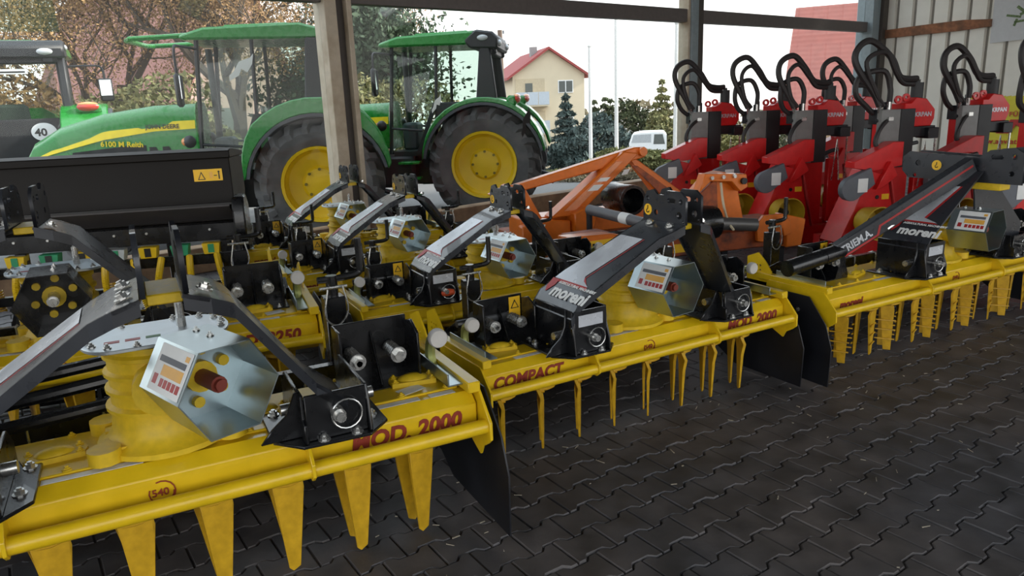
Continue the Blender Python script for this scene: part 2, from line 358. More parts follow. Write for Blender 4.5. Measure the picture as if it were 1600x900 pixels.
bn=thing('banner','yellow advertising banner with red web address hung on the sheet wall','banner',(0,0,0)); onright(bn)
bm=MB(); nx=24
for i in range(nx):
    x0,x1=2.45+i*.11,2.45+(i+1)*.11; y0,y1=-.14+.012*math.sin(i*.9),-.14+.012*math.sin((i+1)*.9)
    bm.add([(x0,y0,.0),(x1,y1,.0),(x1,y1,1.52),(x0,y0,1.50),(x0,y0+.006,0),(x1,y1+.006,0),(x1,y1+.006,1.52),(x0,y0+.006,1.50)],[(0,1,2,3),(5,4,7,6),(3,2,6,7),(0,4,5,1)])
bm.build('banner_sheet',mat('banner_yellow',(.62,.55,.04),.5,var=.06),bn)
text('QUALITÄT FÜR PROFIS',.145,REDP,bn,(2.50,-.162,1.05),FRONT,bold=.004,space=1.15)
text('www.apv.at',.17,REDP,bn,(2.68,-.162,.42),FRONT,bold=.004,space=1.1)
MB().prism([(3.1,.66),(3.4,.66),(3.5,.86),(3.75,.66),(3.85,.66),(3.55,.98),(3.38,.98),(3.25,.78)],'xz',-.164,-.160).build('emblem',REDP,bn)
MB().prism([(3.62,.62),(3.9,.62),(4.1,.86),(3.95,.86)],'xz',-.164,-.160).build('emblem_shadow',BLKP,bn)
# bird silhouettes stuck on the glass
BIRD=[(0,0),(.14,.03),(.20,.10),(.26,.04),(.36,.12),(.42,.24),(.36,.20),(.28,.20),(.20,.19),(.10,.10),(.02,.06)]
for s,z,m,a,lab,k in ((-1.46,2.24,FILM,.25,'white bird silhouette sticker on the glass before the left tractor cab',.95),(1.47,1.74,FILM,.5,'white bird silhouette sticker on the glass before the right tractor cab',.65),(3.22,1.28,BLKP,.75,'black bird silhouette sticker on the glass beside the big rear wheel',1.05)):
    ca,sa=math.cos(a),math.sin(a)
    o=MB().prism([((x*ca-y*sa)*k+s,(x*sa+y*ca)*k+z) for x,y in BIRD],'xz',-.012,-.008).build('bird_sticker',m); onwall(o); tag(o,lab,'sticker','bird stickers on the glazing')
# --- outdoor ground falling away from the hall
TG=MB(); gx=[-120,-60,-30,-12,0,12,30,60,120]; gy=[-30,6,18,24,32,60,110,220]; gz=[-.28,-.28,-.28,-.5,-1.3,-4.5,-7,-7]
for y,z in zip(gy,gz):
    for x in gx: TG.V.append((x,y,z))
for j in range(len(gy)-1):
    for i in range(len(gx)-1):
        a=j*len(gx)+i; TG.F.append((a,a+1,a+1+len(gx),a+len(gx)))
o=TG.build('outdoor_ground',ASPH,smooth=60); struct(o); o['label']='grey yard and land falling away outside the glazing'
# ================================================================ POWER HARROWS
def bolt(mb,p,d,r=.014,h=.012):
    p=Vector(p); d=Vector(d); mb.cyl(p,p+d*.004,r*1.45,n=10); mb.cyl(p,p+d*h,r,n=6); mb.cyl(p+d*h,p+d*(h+.006),r*.55,n=6)
def gearbox_body():
    pr=[(.215,0),(.215,.018),(.185,.03),(.165,.06),(.158,.11),(.158,.125),(.172,.130),(.172,.142),(.155,.150),(.152,.185),(.166,.19),(.166,.202),(.152,.21),(.15,.24),(.164,.245),(.164,.257),(.15,.265),(.148,.30),(.160,.305),(.160,.317),(.148,.325),(.148,.345),(0,.345)]
    b=MB().lathe(pr,(0,0,0),28)
    for sx in (-1,1):
        for sy in (-1,1): b.cyl((sx*.19,sy*.13,0),(sx*.19,sy*.13,.045),.05,n=12); b.box((sx*.12,sy*.08,.018),(.14,.10,.036))
    b.cyl((0,0,.22),(0,-.19,.22),.085,n=16)
    return b
def mast_plate():
    o=[(-.26,0),(-.02,0),(.06,0.0),(.06,.10),(.035,.15),(-.02,.165),(-.045,.14),(-.10,.14),(-.12,.165),(-.22,.165),(-.26,.135)]
    h=[circ(.025,.115,.013),circ(-.04,.045,.015),circ(-.215,.045,.018),circ(-.225,.115,.014),slot(-.155,.115,.035,.013),circ(-.245,.016,.008,8)]
    return curve_mesh([o]+h,.014)
def spring_geo():
    b=MB().tube(spring((0,0,0),(0,-.12,0),.024,.005,7),.0055,n=5); b.cyl((0,.02,0),(0,-.15,0),.012,n=10); b.cyl((0,-.12,0),(0,-.128,0),.032,n=14); b.cyl((0,-.128,0),(0,-.15,0),.022,n=6); return b
def tine_blade(kind):
    if kind=='blade':
        p=[(-.055,0),(.055,0),(.06,-.05),(.048,-.12),(.016,-.36),(-.012,-.375),(-.026,-.36),(-.046,-.10)]
    else: p=[(-.04,0),(.04,0),(.05,-.06),(.045,-.36),(-.005,-.36),(-.04,-.06)]
    n=len(p); V=[];F=[]
    for x,z in p:
        yb=.0 if z>-.02 else (.022 if z>-.09 else .012)
        th=.009 if z>-.2 else .005
        V+=[(x,yb-th,z)]
    for x,z in p:
        yb=.0 if z>-.02 else (.022 if z>-.09 else .012)
        th=.009 if z>-.2 else .005
        V+=[(x,yb+th,z)]
    b=MB(); F=[tuple(range(n)),tuple(range(2*n-1,n-1,-1))]+[(i,n+i,n+(i+1)%n,(i+1)%n) for i in range(n)]
    b.add(V,F); b.cyl((0,-.0,-.02),(0,.03,-.02),.016,n=6)
    return b
def harrow(label,loc,yaw,s=1.,L=2.17,n=8,rot0=0.,texts=(),kind='blade',arms='std',guard='zinc',seed=1,dirty=False,both=True,sym=True,ends=(1,1),mx=0.,alt=True,mz=0.,gx=None,radial=False,grot=.10,tubes=False,lz=0.):
    gx=mx if gx is None else gx
    r=random.Random(seed); H=thing('power_harrow',label,'harrow',(loc[0],loc[1],0),yaw,s,'yellow power harrows in the hall')
    hl=L/2; k='h%.2f'%L
    # ---- frame
    def trough(): return MB().prism([(.05,.465),(.05,.575),(.095,.612),(.47,.612),(.51,.575),(.51,.465),(.44,.415),(.12,.415)],'yz',-hl+.012,hl-.012)
    part(k+'tr','trough',trough,YEL,H,bevel=.004)
    part(k+'cv','cover_plate',lambda:MB().bb(-hl+.05,hl-.05,.135,.445,.612,.622),YEL,H,bevel=.003)
    def cb():
        b=MB()
        m=int(L/.19)
        for i in range(m+1):
            x=-hl+.09+i*(L-.18)/m
            for y in (.152,.428): bolt(b,(x,y,.622),(0,0,1),.010,.009)
        return b
    part(k+'cb','cover_bolts',cb,YEC,H)
    part(k+'bar','front_bar',lambda:MB().cyl((-hl,-.012,.5),(hl,-.012,.5),.028,n=16),YEL,H)
    ep=[(-.05,.455),(-.05,.525),(.05,.632),(.50,.632),(.52,.60),(.52,.42),(.14,.40),(.05,.36),(.03,.40),(-.02,.43)]
    for sx in (-1,1):
        part('ep','end_plate',lambda:MB().prism(ep,'yz',-.006,.006),YEL,H,bevel=.002,loc=(sx*hl,0,0))
        part('gs','gusset_plate',lambda:MB().prism([(.07,.60),(.02,.60),(-.048,.53),(-.048,.485),(-.02,.462),(.07,.465)],'yz',-.006,.006),YEL,H,bevel=.002,loc=(sx*.435,0,0))
    # ---- bearing caps and stickers on the cover
    def cap():
        b=MB().prism([(-.085,-.04),(.085,-.04),(.095,0),(.085,.04),(-.085,.04),(-.095,0)],'xy',0,.018); b.sph((0,0,.018),.05,10,(1.2,.7,.4))
        for x in (-.072,.072):
            for y in (-.026,.026): bolt(b,(x,y,.018),(0,0,1),.009,.008)
        return b
    for x in (-.86,-.31,.33,.62,.90):
        if abs(x)<hl-.15: part('cap','bearing_cap',cap,YEC,H,loc=(x,.27+.03*(r.random()-.5),.622),rot=(0,0,r.uniform(-.3,.3)))
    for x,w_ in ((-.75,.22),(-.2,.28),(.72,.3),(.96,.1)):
        if abs(x)<hl-.1: part('st%.2f'%w_,'white_label',lambda:MB().bb(-w_/2,w_/2,-.017,.017,0,.0012),WHT,H,loc=(x,.114,.6128),rot=(0,0,0))  # white ledge strips paint in sky reflections as well as stickers
    part('st2','white_label',lambda:MB().bb(-.05,.05,-.03,.03,0,.0012),WHT,H,loc=(hl-.22,.19,.623),rot=(0,0,.3))
    # round 540 sticker
    def ring():
        b=MB()
        for i in range(16):
            if 4<i<7: continue
            a0,a1=2*math.pi*i/16,2*math.pi*(i+1)/16; w_=.004 if i<12 else .008
            b.prism([(.04*math.cos(a0),.04*math.sin(a0)),(.04*math.cos(a1),.04*math.sin(a1)),((.04-w_)*math.cos(a1),(.04-w_)*math.sin(a1)),((.04-w_)*math.cos(a0),(.04-w_)*math.sin(a0))],'xz',-.001,.001)
        return b
    q=part('540','speed_sticker',ring,BRWP,H,loc=(-.02,.047,.522))
    text('540',.034,BRWP,q,(-.031,-.001,-.010),FRONT,bold=.0006)
    for t in texts: text(t[0],t[1],t[4] if len(t)>4 else BRWP,H,(t[2],.0475,t[3]),FRONT,bold=.0035,shear=.18 if len(t)<5 else 0,space=1.02)
    # ---- rotors and tines
    for i in range(n):
        x=(i-(n-1)/2)*(L-.17)/n; a=rot0+(math.pi/2 if i%2 and alt else 0)+r.uniform(-.15,.15)
        ro=part('rotor','rotor',lambda:MB().lathe([(0,-.055),(.06,-.055),(.085,-.04),(.085,-.02),(.06,0),(.06,.02)],(0,0,0),16),YED,H,loc=(x,.25,.41),rot=(0,0,a))
        for sgn in (1,-1): part('tine'+kind,'tine',lambda:tine_blade(kind),YED,ro,loc=(sgn*.06 if radial else 0,0 if radial else -sgn*.06,-.025),rot=(0,0,0 if sgn>0 else math.pi),bevel=.0015)
        if kind=='knife':
            pins=MB()
            for sgn in (1,-1):
                for z in (-.16,-.23,-.30): pins.cyl((-.065,-sgn*.06,z),(.065,-sgn*.06,z),.006,n=5)
            # cross pins of the knife tines
            part('pins','tine_pins',lambda:pins,YED,ro)
    # ---- gearbox
    gb=part('gb','gearbox_housing',gearbox_body,YEC,H,loc=(gx*.2,.28,.622),smooth=40)
    def lid(): return MB().prism([(.10*math.cos(t)*1.0+(.125 if math.cos(t)>0 else -.125)*1.0,.15*math.sin(t)) for t in (2*math.pi*i/32 for i in range(32))],'xy',0,.012)
    ld=part('lid','gearbox_lid',lid,ZIN,gb,loc=(.01,.0,.347),bevel=.002)
    def lb():
        b=MB()
        for i in range(14):
            t=2*math.pi*i/14+.1; bolt(b,((.205 if math.cos(t)>0 else -.205)*(abs(math.cos(t))**.6),.135*math.sin(t),0),(0,0,1),.009,.01)
        return b
    part('lb','lid_bolts',lb,STE,gb,loc=(.01,0,.359))
    part('br','breather',lambda:MB().cyl((0,0,0),(0,0,.03),.016,n=6).cyl((0,0,.03),(0,0,.085),.014,n=12).cyl((0,0,.085),(0,0,.10),.008,n=8),STE,gb,loc=(.09,.03,.359))
    for x,m_ in ((-.12,REDP),(-.06,REDP),(0.0,mat('green_print',(.10,.25,.10),.5))):
        part('ls'+m_.name,'lid_label',lambda:MB().bb(-.022,.022,-.012,.012,0,.001),m_,gb,loc=(x,-.05,.3592))
    # ---- PTO guard: open hexagonal sheet tube
    def hexg():
        b=MB(); R0,t=.158,.004; V=[];F=[]
        for rr in (R0,R0-t):
            for y in (-.16,.10):
                V+=[(rr*math.cos(R_(60*i)),y,rr*math.sin(R_(60*i))) for i in range(6)]
        for i in range(6):
            j=(i+1)%6
            F+=[(i,6+i,6+j,j),(12+i,12+j,18+j,18+i),(i,j,12+j,12+i),(6+i,18+i,18+j,6+j)]
        b.add(V,F); return b
    gm=GAL if guard=='zinc' else BLK
    gd=part('hex'+gm.name,'pto_guard',hexg,gm,H,loc=(.02+gx,0,.885),smooth=0,rot=(0,0,grot))
    part('hexp'+gm.name,'guard_plate',lambda:MB().prism([(.155*math.cos(R_(60*i)),.155*math.sin(R_(60*i))) for i in range(6)],'xz',.05,.055),gm,gd)
    def flange():
        b=MB().cyl((0,.05,0),(0,.02,0),.05,n=14)
        for i in range(6): b.cyl((.085*math.cos(R_(60*i+20)),.05,.085*math.sin(R_(60*i+20))),(.085*math.cos(R_(60*i+20)),.03,.085*math.sin(R_(60*i+20))),.018,n=10)
        return b
    part('fl','bearing_flange',flange,YEC,gd)
    part('sh','pto_shaft',lambda:MB().cyl((0,.03,0),(0,-.09,0),.026,n=12).cyl((0,-.09,0),(0,-.105,0),.018,n=12),STE if guard!='zinc' else REDD,gd)
    b=MB(); bolt(b,(.02,-.03,.137),(0,0,1),.008,.008); bolt(b,(.02,.06,.137),(0,0,1),.008,.008); part('gb2','guard_bolts',lambda:b,STE,gd)
    # printed table on the upper left face of the guard
    if guard=='zinc':
        rt=Matrix.Rotation(R_(-60),4,'Y')
        dk=part('dk','guard_sticker',lambda:MB().bb(-.07,.07,-.148,.05,0,.0012),WHT,gd,loc=(-.1190,0,.0690),rot=(0,R_(-60),0))
        part('dk1','sticker_header',lambda:MB().bb(.018,.036,-.13,.035,0,.0006),GPL,dk,loc=(0,0,.0013))
        part('dk2','sticker_table',lambda:MB().bb(-.020,.012,-.13,-.0,0,.0006),ORPR,dk,loc=(0,0,.0013))
        def cellz():
            b=MB()
            for i in range(5): b.bb(-.052,-.028,-.135+i*.026,-.115+i*.026,0,.0006)
            b.bb(-.05,-.02,.01,.035,0,.0006)
            return b
        part('dk3','sticker_cells',cellz,REDP,dk,loc=(0,0,.0013)); part('dk4','sticker_mark',lambda:MB().bb(.042,.058,-.135,-.112,0,.0006),ORPR,dk,loc=(0,0,.0013))
    # ---- three-point hitch
    bx=.52
    for sx in ((-1,1)):
        def bracket():
            b=MB().prism([(-.20,-.02),(-.12,-.11),(.10,-.12),(.18,-.04),(.18,.28),(-.20,.28)],'xy',.622,.634)
            ht=.86+lz if sx<0 else .79
            for x in (-.105,.105):
                pl=[(-.105,.634),(.27,.634),(.27,ht-.06),(.20,ht),(-.07,ht),(-.075,ht-.08),(-.105,.70)] if x*sx<0 else [(-.105,.634),(.27,.634),(.27,ht),(-.07,ht),(-.09,.74)]
                b.prism(pl,'yz',x-.006,x+.006)
            b.prism([(-.10,-.085),(.10,-.085),(.10,-.073),(-.10,-.073)],'xy',.634,ht)
            b.prism([(-.105,.634),(-.24,.634),(-.20,.68),(-.15,.72),(-.125,.78),(-.12,ht),(-.105,ht)],'xz',-.035,-.023)
            return b
        br=part('brk%d%.2f'%(sx,lz),'hitch_bracket',bracket,BLK,H,bevel=.003,loc=(sx*bx,0,0))
        def bb_():
            b=MB()
            for x,y in ((-.15,.0),(-.05,-.095),(.06,-.095),(.14,.02),(.15,.2),(-.16,.2)): bolt(b,(x,y,.634),(0,0,1),.014,.016)
            return b
        part('brb','bolts',bb_,STE,br)
        part('pin','hitch_pin',lambda:MB().cyl((-.16,.02,.72),(.15,.02,.72),.02,n=12).cyl((0,-.07,.72),(0,-.125,.72),.022,n=12).cyl((0,-.125,.72),(0,-.15,.72),.016,n=12),STE,br)
        def ringp(): 
            b=MB(); b.tube([(.05*math.cos(t),-.10,.71+.05*math.sin(t)) for t in (2*math.pi*i/18 for i in range(19))],.003,n=5); return b
        part('lring','linch_pin_ring',ringp,STE,br,loc=(.03,0,0))
        if sx<0: part('bst','grey_sticker',lambda:MB().bb(-.075,.075,-.0865,-.0855,.775,.835),SIL,br)
        if arms=='std':
            st=[(sx*-0,0,0,0)]
            def arm():
                stn=[(-.635+lz*.5,.82+lz,-.085,.30),(-.585,.90+lz,-.085,.29),(-.19+mx,1.195+mz,-.22,.07),(-.13+mx,1.23+mz,-.265,.045),(-.062+mx,1.252+mz,-.265,.045)]
                if sx>0: stn=[(-x-.12 if x<-.4 else -x+2*mx-.02,z-.07-lz if x<-.4 else z,y0,y1 if x>-.4 else .14) for x,z,y0,y1 in reversed(stn)]
                b=MB().ribbon(stn,.012)
                lip=[(x,z,y0,y0+.012) for x,z,y0,y1 in stn]
                lp=[]
                for x,z,y0,y1 in stn: lp.append((x,z-.032,y0,y0+.012))
                for i in range(len(stn)-1):
                    a,c=stn[i],stn[i+1]
                    for yk in (2,3):
                        ya,yc=a[yk],c[yk]; e=.010 if yk==2 else -.010
                        b.add([(a[0],ya,a[1]),(c[0],yc,c[1]),(c[0],yc,c[1]-.045),(a[0],ya,a[1]-.045),(a[0],ya+e,a[1]),(c[0],yc+e,c[1]),(c[0],yc+e,c[1]-.045),(a[0],ya+e,a[1]-.045)],[(0,3,2,1),(4,5,6,7),(0,1,5,4),(3,7,6,2)] if yk==2 else [(0,1,2,3),(4,7,6,5),(0,4,5,1),(3,2,6,7)])
                return b
            am=part('arm%d%.2f'%(sx,mx),'mast_arm',arm,DGR,H)
            if sx<0:
                # direction of the long flat of the arm, used to lay the decal and the lettering on it
                p0=Vector((-.585,0,.90+lz)); p1=Vector((-.19+mx,0,1.195+mz)); d=(p1-p0).normalized(); nrm=Vector((-d.z,0,d.x))
                def dec(stations,lift):
                    def f():
                        V=[]
                        for t,y0,y1 in stations:
                            c=p0+(p1-p0)*t+nrm*lift; V+=[(c.x,y0,c.z),(c.x,y1,c.z),(c.x-nrm.x*.001,y0,c.z-nrm.z*.001),(c.x-nrm.x*.001,y1,c.z-nrm.z*.001)]
                        F=[]
                        for i in range(len(stations)-1):
                            o=4*i;p=o+4; F+=[(o,o+1,p+1,p),(o,p,p+2,o+2),(o+1,o+3,p+3,p+1)]
                        return MB().add(V,F)
                    return f
                part('dec0%.2f'%mx,'red_line',dec([(.16,-.06,.26),(.30,.025,.03),(.95,-.13,-.125)],.0022),REDP,am,smooth=0)
                part('dec1%.2f'%mx,'silver_decal',dec([(.20,-.045,.25),(.26,.02,.24),(.32,.04,.23),(.95,-.115,.06)],.003),SIL,am,smooth=0)
                ang=math.atan2(d.z,d.x)
                # lettering runs across the arm: its x axis points to -y, its y axis up along the arm
                Mx=Matrix(((0,d.x,nrm.x),(-1,0,0),(0,d.z,nrm.z)))
                def lay(t,y): c=p0+(p1-p0)*t+nrm*.003; return (c.x,y,c.z)
                e=Mx.to_euler()
                text('moreni',.105,WHT,am,lay(-.02,.185),e,bold=.0035)
                text('AGRICULTURAL MACHINERY',.024,WHT,am,lay(.145,.185),e,bold=.0006)
                part('shield','red_shield',lambda:MB().prism([(-.03,.05),(.03,.05),(.03,.01),(0,-.045),(-.025,-.01)],'xy',0,.001),REDP,am,loc=lay(.09,.23),rot=e)
            abt=MB()
            for y in ((-.19,-.04) if sx<0 else (-.21,)): bolt(abt,(sx*.10+mx,y,1.245+mz),(sx*.4*1,0,.9),.016,.014)
            part('abt%d%.2f'%(sx,mx),'arm_bolts',lambda:abt,STE,am)
    if arms=='std':
        for x in (-.052,.052):
            mp=part('mastp','mast_plate',mast_plate,DGR if x<0 else BLS,H,loc=(x+mx,0,1.25+mz),rot=(math.pi/2,0,math.pi/2),bevel=0,smooth=0)
            if x<0:
                hk=part('hks','hook_sticker',lambda:MB().lathe([(0,0),(.03,0),(.03,.001),(0,.001)],(0,0,0),18),YEPR,mp,loc=(.022,.055,-.0085))
                part('hkm','hook_mark',lambda:MB().tube([(0,.022,0),(0,.005,0),(.010,-.004,0),(.008,-.015,0),(-.006,-.015,0),(-.010,-.008,0)],.003,n=4),BLKP,hk,loc=(0,0,-.001))
        part('mastb','mast_block',lambda:MB().bb(-.046,.046,-.2,.0,1.215,1.245),YEC,H,bevel=.004,loc=(mx,0,mz))
    # ---- both ends: side rail, swinging plate, spring bracket, knob, adjuster post
    for sx,on in ((-1,ends[0]),(1,ends[1])):
        if not on: continue
        rl=part('rail%d'%sx,'side_rail',lambda:MB().prism([(-.05,.622),(.0,.622),(.0,.665),(-.05,.665)],'xz',.03,.62) if sx>0 else MB().prism([(0,.622),(.05,.622),(.05,.665),(0,.665)],'xz',.03,.62),YEL,H,bevel=.004,loc=(sx*(hl+.0),0,0))
        part('angle','angle_iron',lambda:MB().bb(-.035,.035,-.2,.2,0,.006).bb(-.035,-.029,-.2,.2,0,.05),GAL,rl,loc=(-sx*.075,.28,.645),bevel=.001)
        part('holep','adjuster_plate',lambda:curve_mesh([[(0,0),(.22,0),(.22,.16),(.12,.20),(.05,.14),(0,.08)]]+[circ(.10+.03*a,.05+.03*b_,.008,8) for a in range(3) for b_ in range(3)],.008),YEL,rl,loc=(-sx*.02,.50,.60),rot=(math.pi/2,0,math.pi/2),smooth=0)
        pl=[(.72,.57),(.66,.60),(.12,.60),(-.02,.44),(-.07,.30),(-.06,.04),(.50,.04),(.72,.16)]
        sp_=part('splate','side_plate',lambda:MB().prism(pl,'yz',-.004,.004),BLS,H,bevel=.001,loc=(sx*(hl+.055),0,0))
        def pb():
            b=MB()
            for y,z in ((.2,.5),(.35,.46),(.48,.38),(.56,.50),(.62,.42)): bolt(b,(-.004,y,z),(-1,0,0),.010,.008)
            return b
        part('spb','bolts',pb,STE,sp_)
        kn=part('knarm','hook_arm',lambda:MB().tube(crv([(0,0,0),(0,.02,.06),(0,.0,.12),(0,-.06,.15)],5),[.022]*15+[.014],n=8),OLV,H,loc=(sx*(hl-.07),.34,.63))
        part('knob','knob',lambda:MB().lathe([(0,-.018),(.034,-.018),(.038,-.012),(.038,.012),(.034,.018),(0,.018)],(0,0,0),20,'y'),GRS,kn,loc=(0,-.075,.152))
        def sb():
            b=MB().bb(-.15,.15,.06,.07,0,.24).bb(-.15,-.14,-.05,.07,0,.24).prism([(-.09,0),(.09,0),(.09,.10),(.05,.22),(-.02,.24),(-.09,.20)],'yz',.14,.15).bb(-.17,.17,-.09,.09,0,.008)
            b.prism([(.06,.0),(-.06,.0),(.06,.2)],'yz',-.005,.005)
            return b
        bk=part('sbk','spring_bracket',sb,BLK,H,loc=(sx*(hl-.30),.34,.622),bevel=.003)
        for x in (-.09,.07): part('spr','spring',spring_geo,STE,bk,loc=(x,.06,.12))
        part('sbb','bolts',lambda:[b:=MB(),bolt(b,(-.12,-.06,.008),(0,0,1),.012,.012),bolt(b,(.12,-.06,.008),(0,0,1),.012,.012)][0],STE,bk)
        if sx<0 and sym:
            ws=part('wst','warning_sticker',lambda:MB().bb(-.035,.035,-.096,-.0945,.08,.21),YEPR,bk,loc=(.10,.15,.02))
            part('wtri','warning_triangle',lambda:MB().prism([(-.026,.145),(.026,.145),(0,.195)],'xz',-.098,-.0965),BLKP,ws)
            part('wtri2','triangle_inside',lambda:MB().prism([(-.018,.150),(.018,.150),(0,.183)],'xz',-.0995,-.0985),YEPR,ws)
        pt=part('post','adjuster_post',lambda:MB().bb(-.045,.045,-.04,.04,.18,.88),BLK,H,loc=(sx*(hl-.34),.80,0),bevel=.004)
        part('crank','crank_handle',lambda:MB().cyl((0,0,.88),(0,0,.97),.025,n=12).tube(crv([(-.06,0,.955),(.06,0,.955),(.12,0,.965),(.13,0,1.0),(.13,0,1.12)],4),.015,n=8),BLK,pt)
        part('rpin','spring_pin',lambda:MB().tube(crv([(-.03,-.045,.92),(-.05,-.05,.80),(.0,-.055,.76),(.05,-.05,.82),(.035,-.045,.93)],5),.004,n=5).cyl((-.06,-.02,.92),(.06,-.02,.92),.008,n=8),STE,pt)
    # ---- rear levelling bar and cage roller
    part(k+'lev','levelling_bar',lambda:MB().bb(-hl+.02,hl-.02,.70,.75,.40,.60).bb(-hl+.02,hl-.02,.75,.80,.40,.43),BLK,H,bevel=.004)
    def clips():
        b=MB()
        for i in range(int(L/.25)):
            x=-hl+.15+i*.25; b.tube([(x,.76,.59),(x,.72,.608),(x,.692,.60),(x,.69,.50),(x+.01,.68,.43)],.006,n=5)
        return b
    part(k+'clip','bar_clips',clips,STE,H)
    if tubes:
        for i,(y0,z0,y1,z1) in enumerate(((.60,.60,.58,.66),(.64,.66,.62,.74),(.70,.72,.66,.80))):
            part('rt%d'%i,'rear_tube',lambda:MB().cyl((-hl+.05,y0,z0),(-.12,y1,z1),.024,n=10),BLK,H)
    for sx in (-1,1): part('rarm','roller_arm',lambda:MB().prism([(.40,.70),(.52,.74),(1.10,.40),(1.14,.24),(1.06,.20),(.98,.34),(.46,.60)],'yz',-.008,.008),BLK,H,loc=(sx*(hl-.12),0,0),bevel=.002)
    def roller():
        b=MB()
        for i in range(7): b.lathe([(.03,-.005),(.185,-.005),(.185,.005),(.03,.005)],(-hl+.16+i*(L-.32)/6,1.06,.21),20,'x',True)
        b.cyl((-hl+.12,1.06,.21),(hl-.12,1.06,.21),.035,n=10); return b
    rlr=part(k+'rol','cage_roller',roller,BLS,H)
    for i in range(8):
        t=2*math.pi*i/8; part(k+'rbar','roller_rod',lambda:MB().cyl((-hl+.15,0,0),(hl-.15,0,0),.018,n=8),BLK,rlr,loc=(0,1.06+.185*math.cos(t),.21+.185*math.sin(t)))
    return H
MOD=lambda L:[('MOD. 2000',.085,L/2-.50,.497),('COMPACT',.085,-L/2+.06,.497)]
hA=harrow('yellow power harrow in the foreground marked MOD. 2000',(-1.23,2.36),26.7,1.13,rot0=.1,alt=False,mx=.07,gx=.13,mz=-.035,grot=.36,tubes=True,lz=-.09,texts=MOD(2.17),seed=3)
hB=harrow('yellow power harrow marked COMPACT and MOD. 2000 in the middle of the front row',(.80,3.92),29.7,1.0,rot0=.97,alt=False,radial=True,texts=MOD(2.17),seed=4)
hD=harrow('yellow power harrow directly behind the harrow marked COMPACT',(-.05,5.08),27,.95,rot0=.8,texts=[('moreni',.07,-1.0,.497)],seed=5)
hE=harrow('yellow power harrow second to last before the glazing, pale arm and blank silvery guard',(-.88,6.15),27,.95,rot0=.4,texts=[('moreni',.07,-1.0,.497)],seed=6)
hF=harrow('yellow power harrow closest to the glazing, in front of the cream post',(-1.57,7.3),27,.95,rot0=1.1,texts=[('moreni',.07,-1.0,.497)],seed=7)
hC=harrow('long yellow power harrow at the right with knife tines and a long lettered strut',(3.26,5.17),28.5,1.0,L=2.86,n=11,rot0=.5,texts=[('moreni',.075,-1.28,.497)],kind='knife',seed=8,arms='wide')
hG=harrow('yellow power harrow marked 2250 with a black PTO guard below the seed hopper',(-2.40,3.74),22,1.12,L=2.42,n=9,rot0=.5,texts=[('MOD. 2250',.085,.68,.497)],guard='black',seed=9)

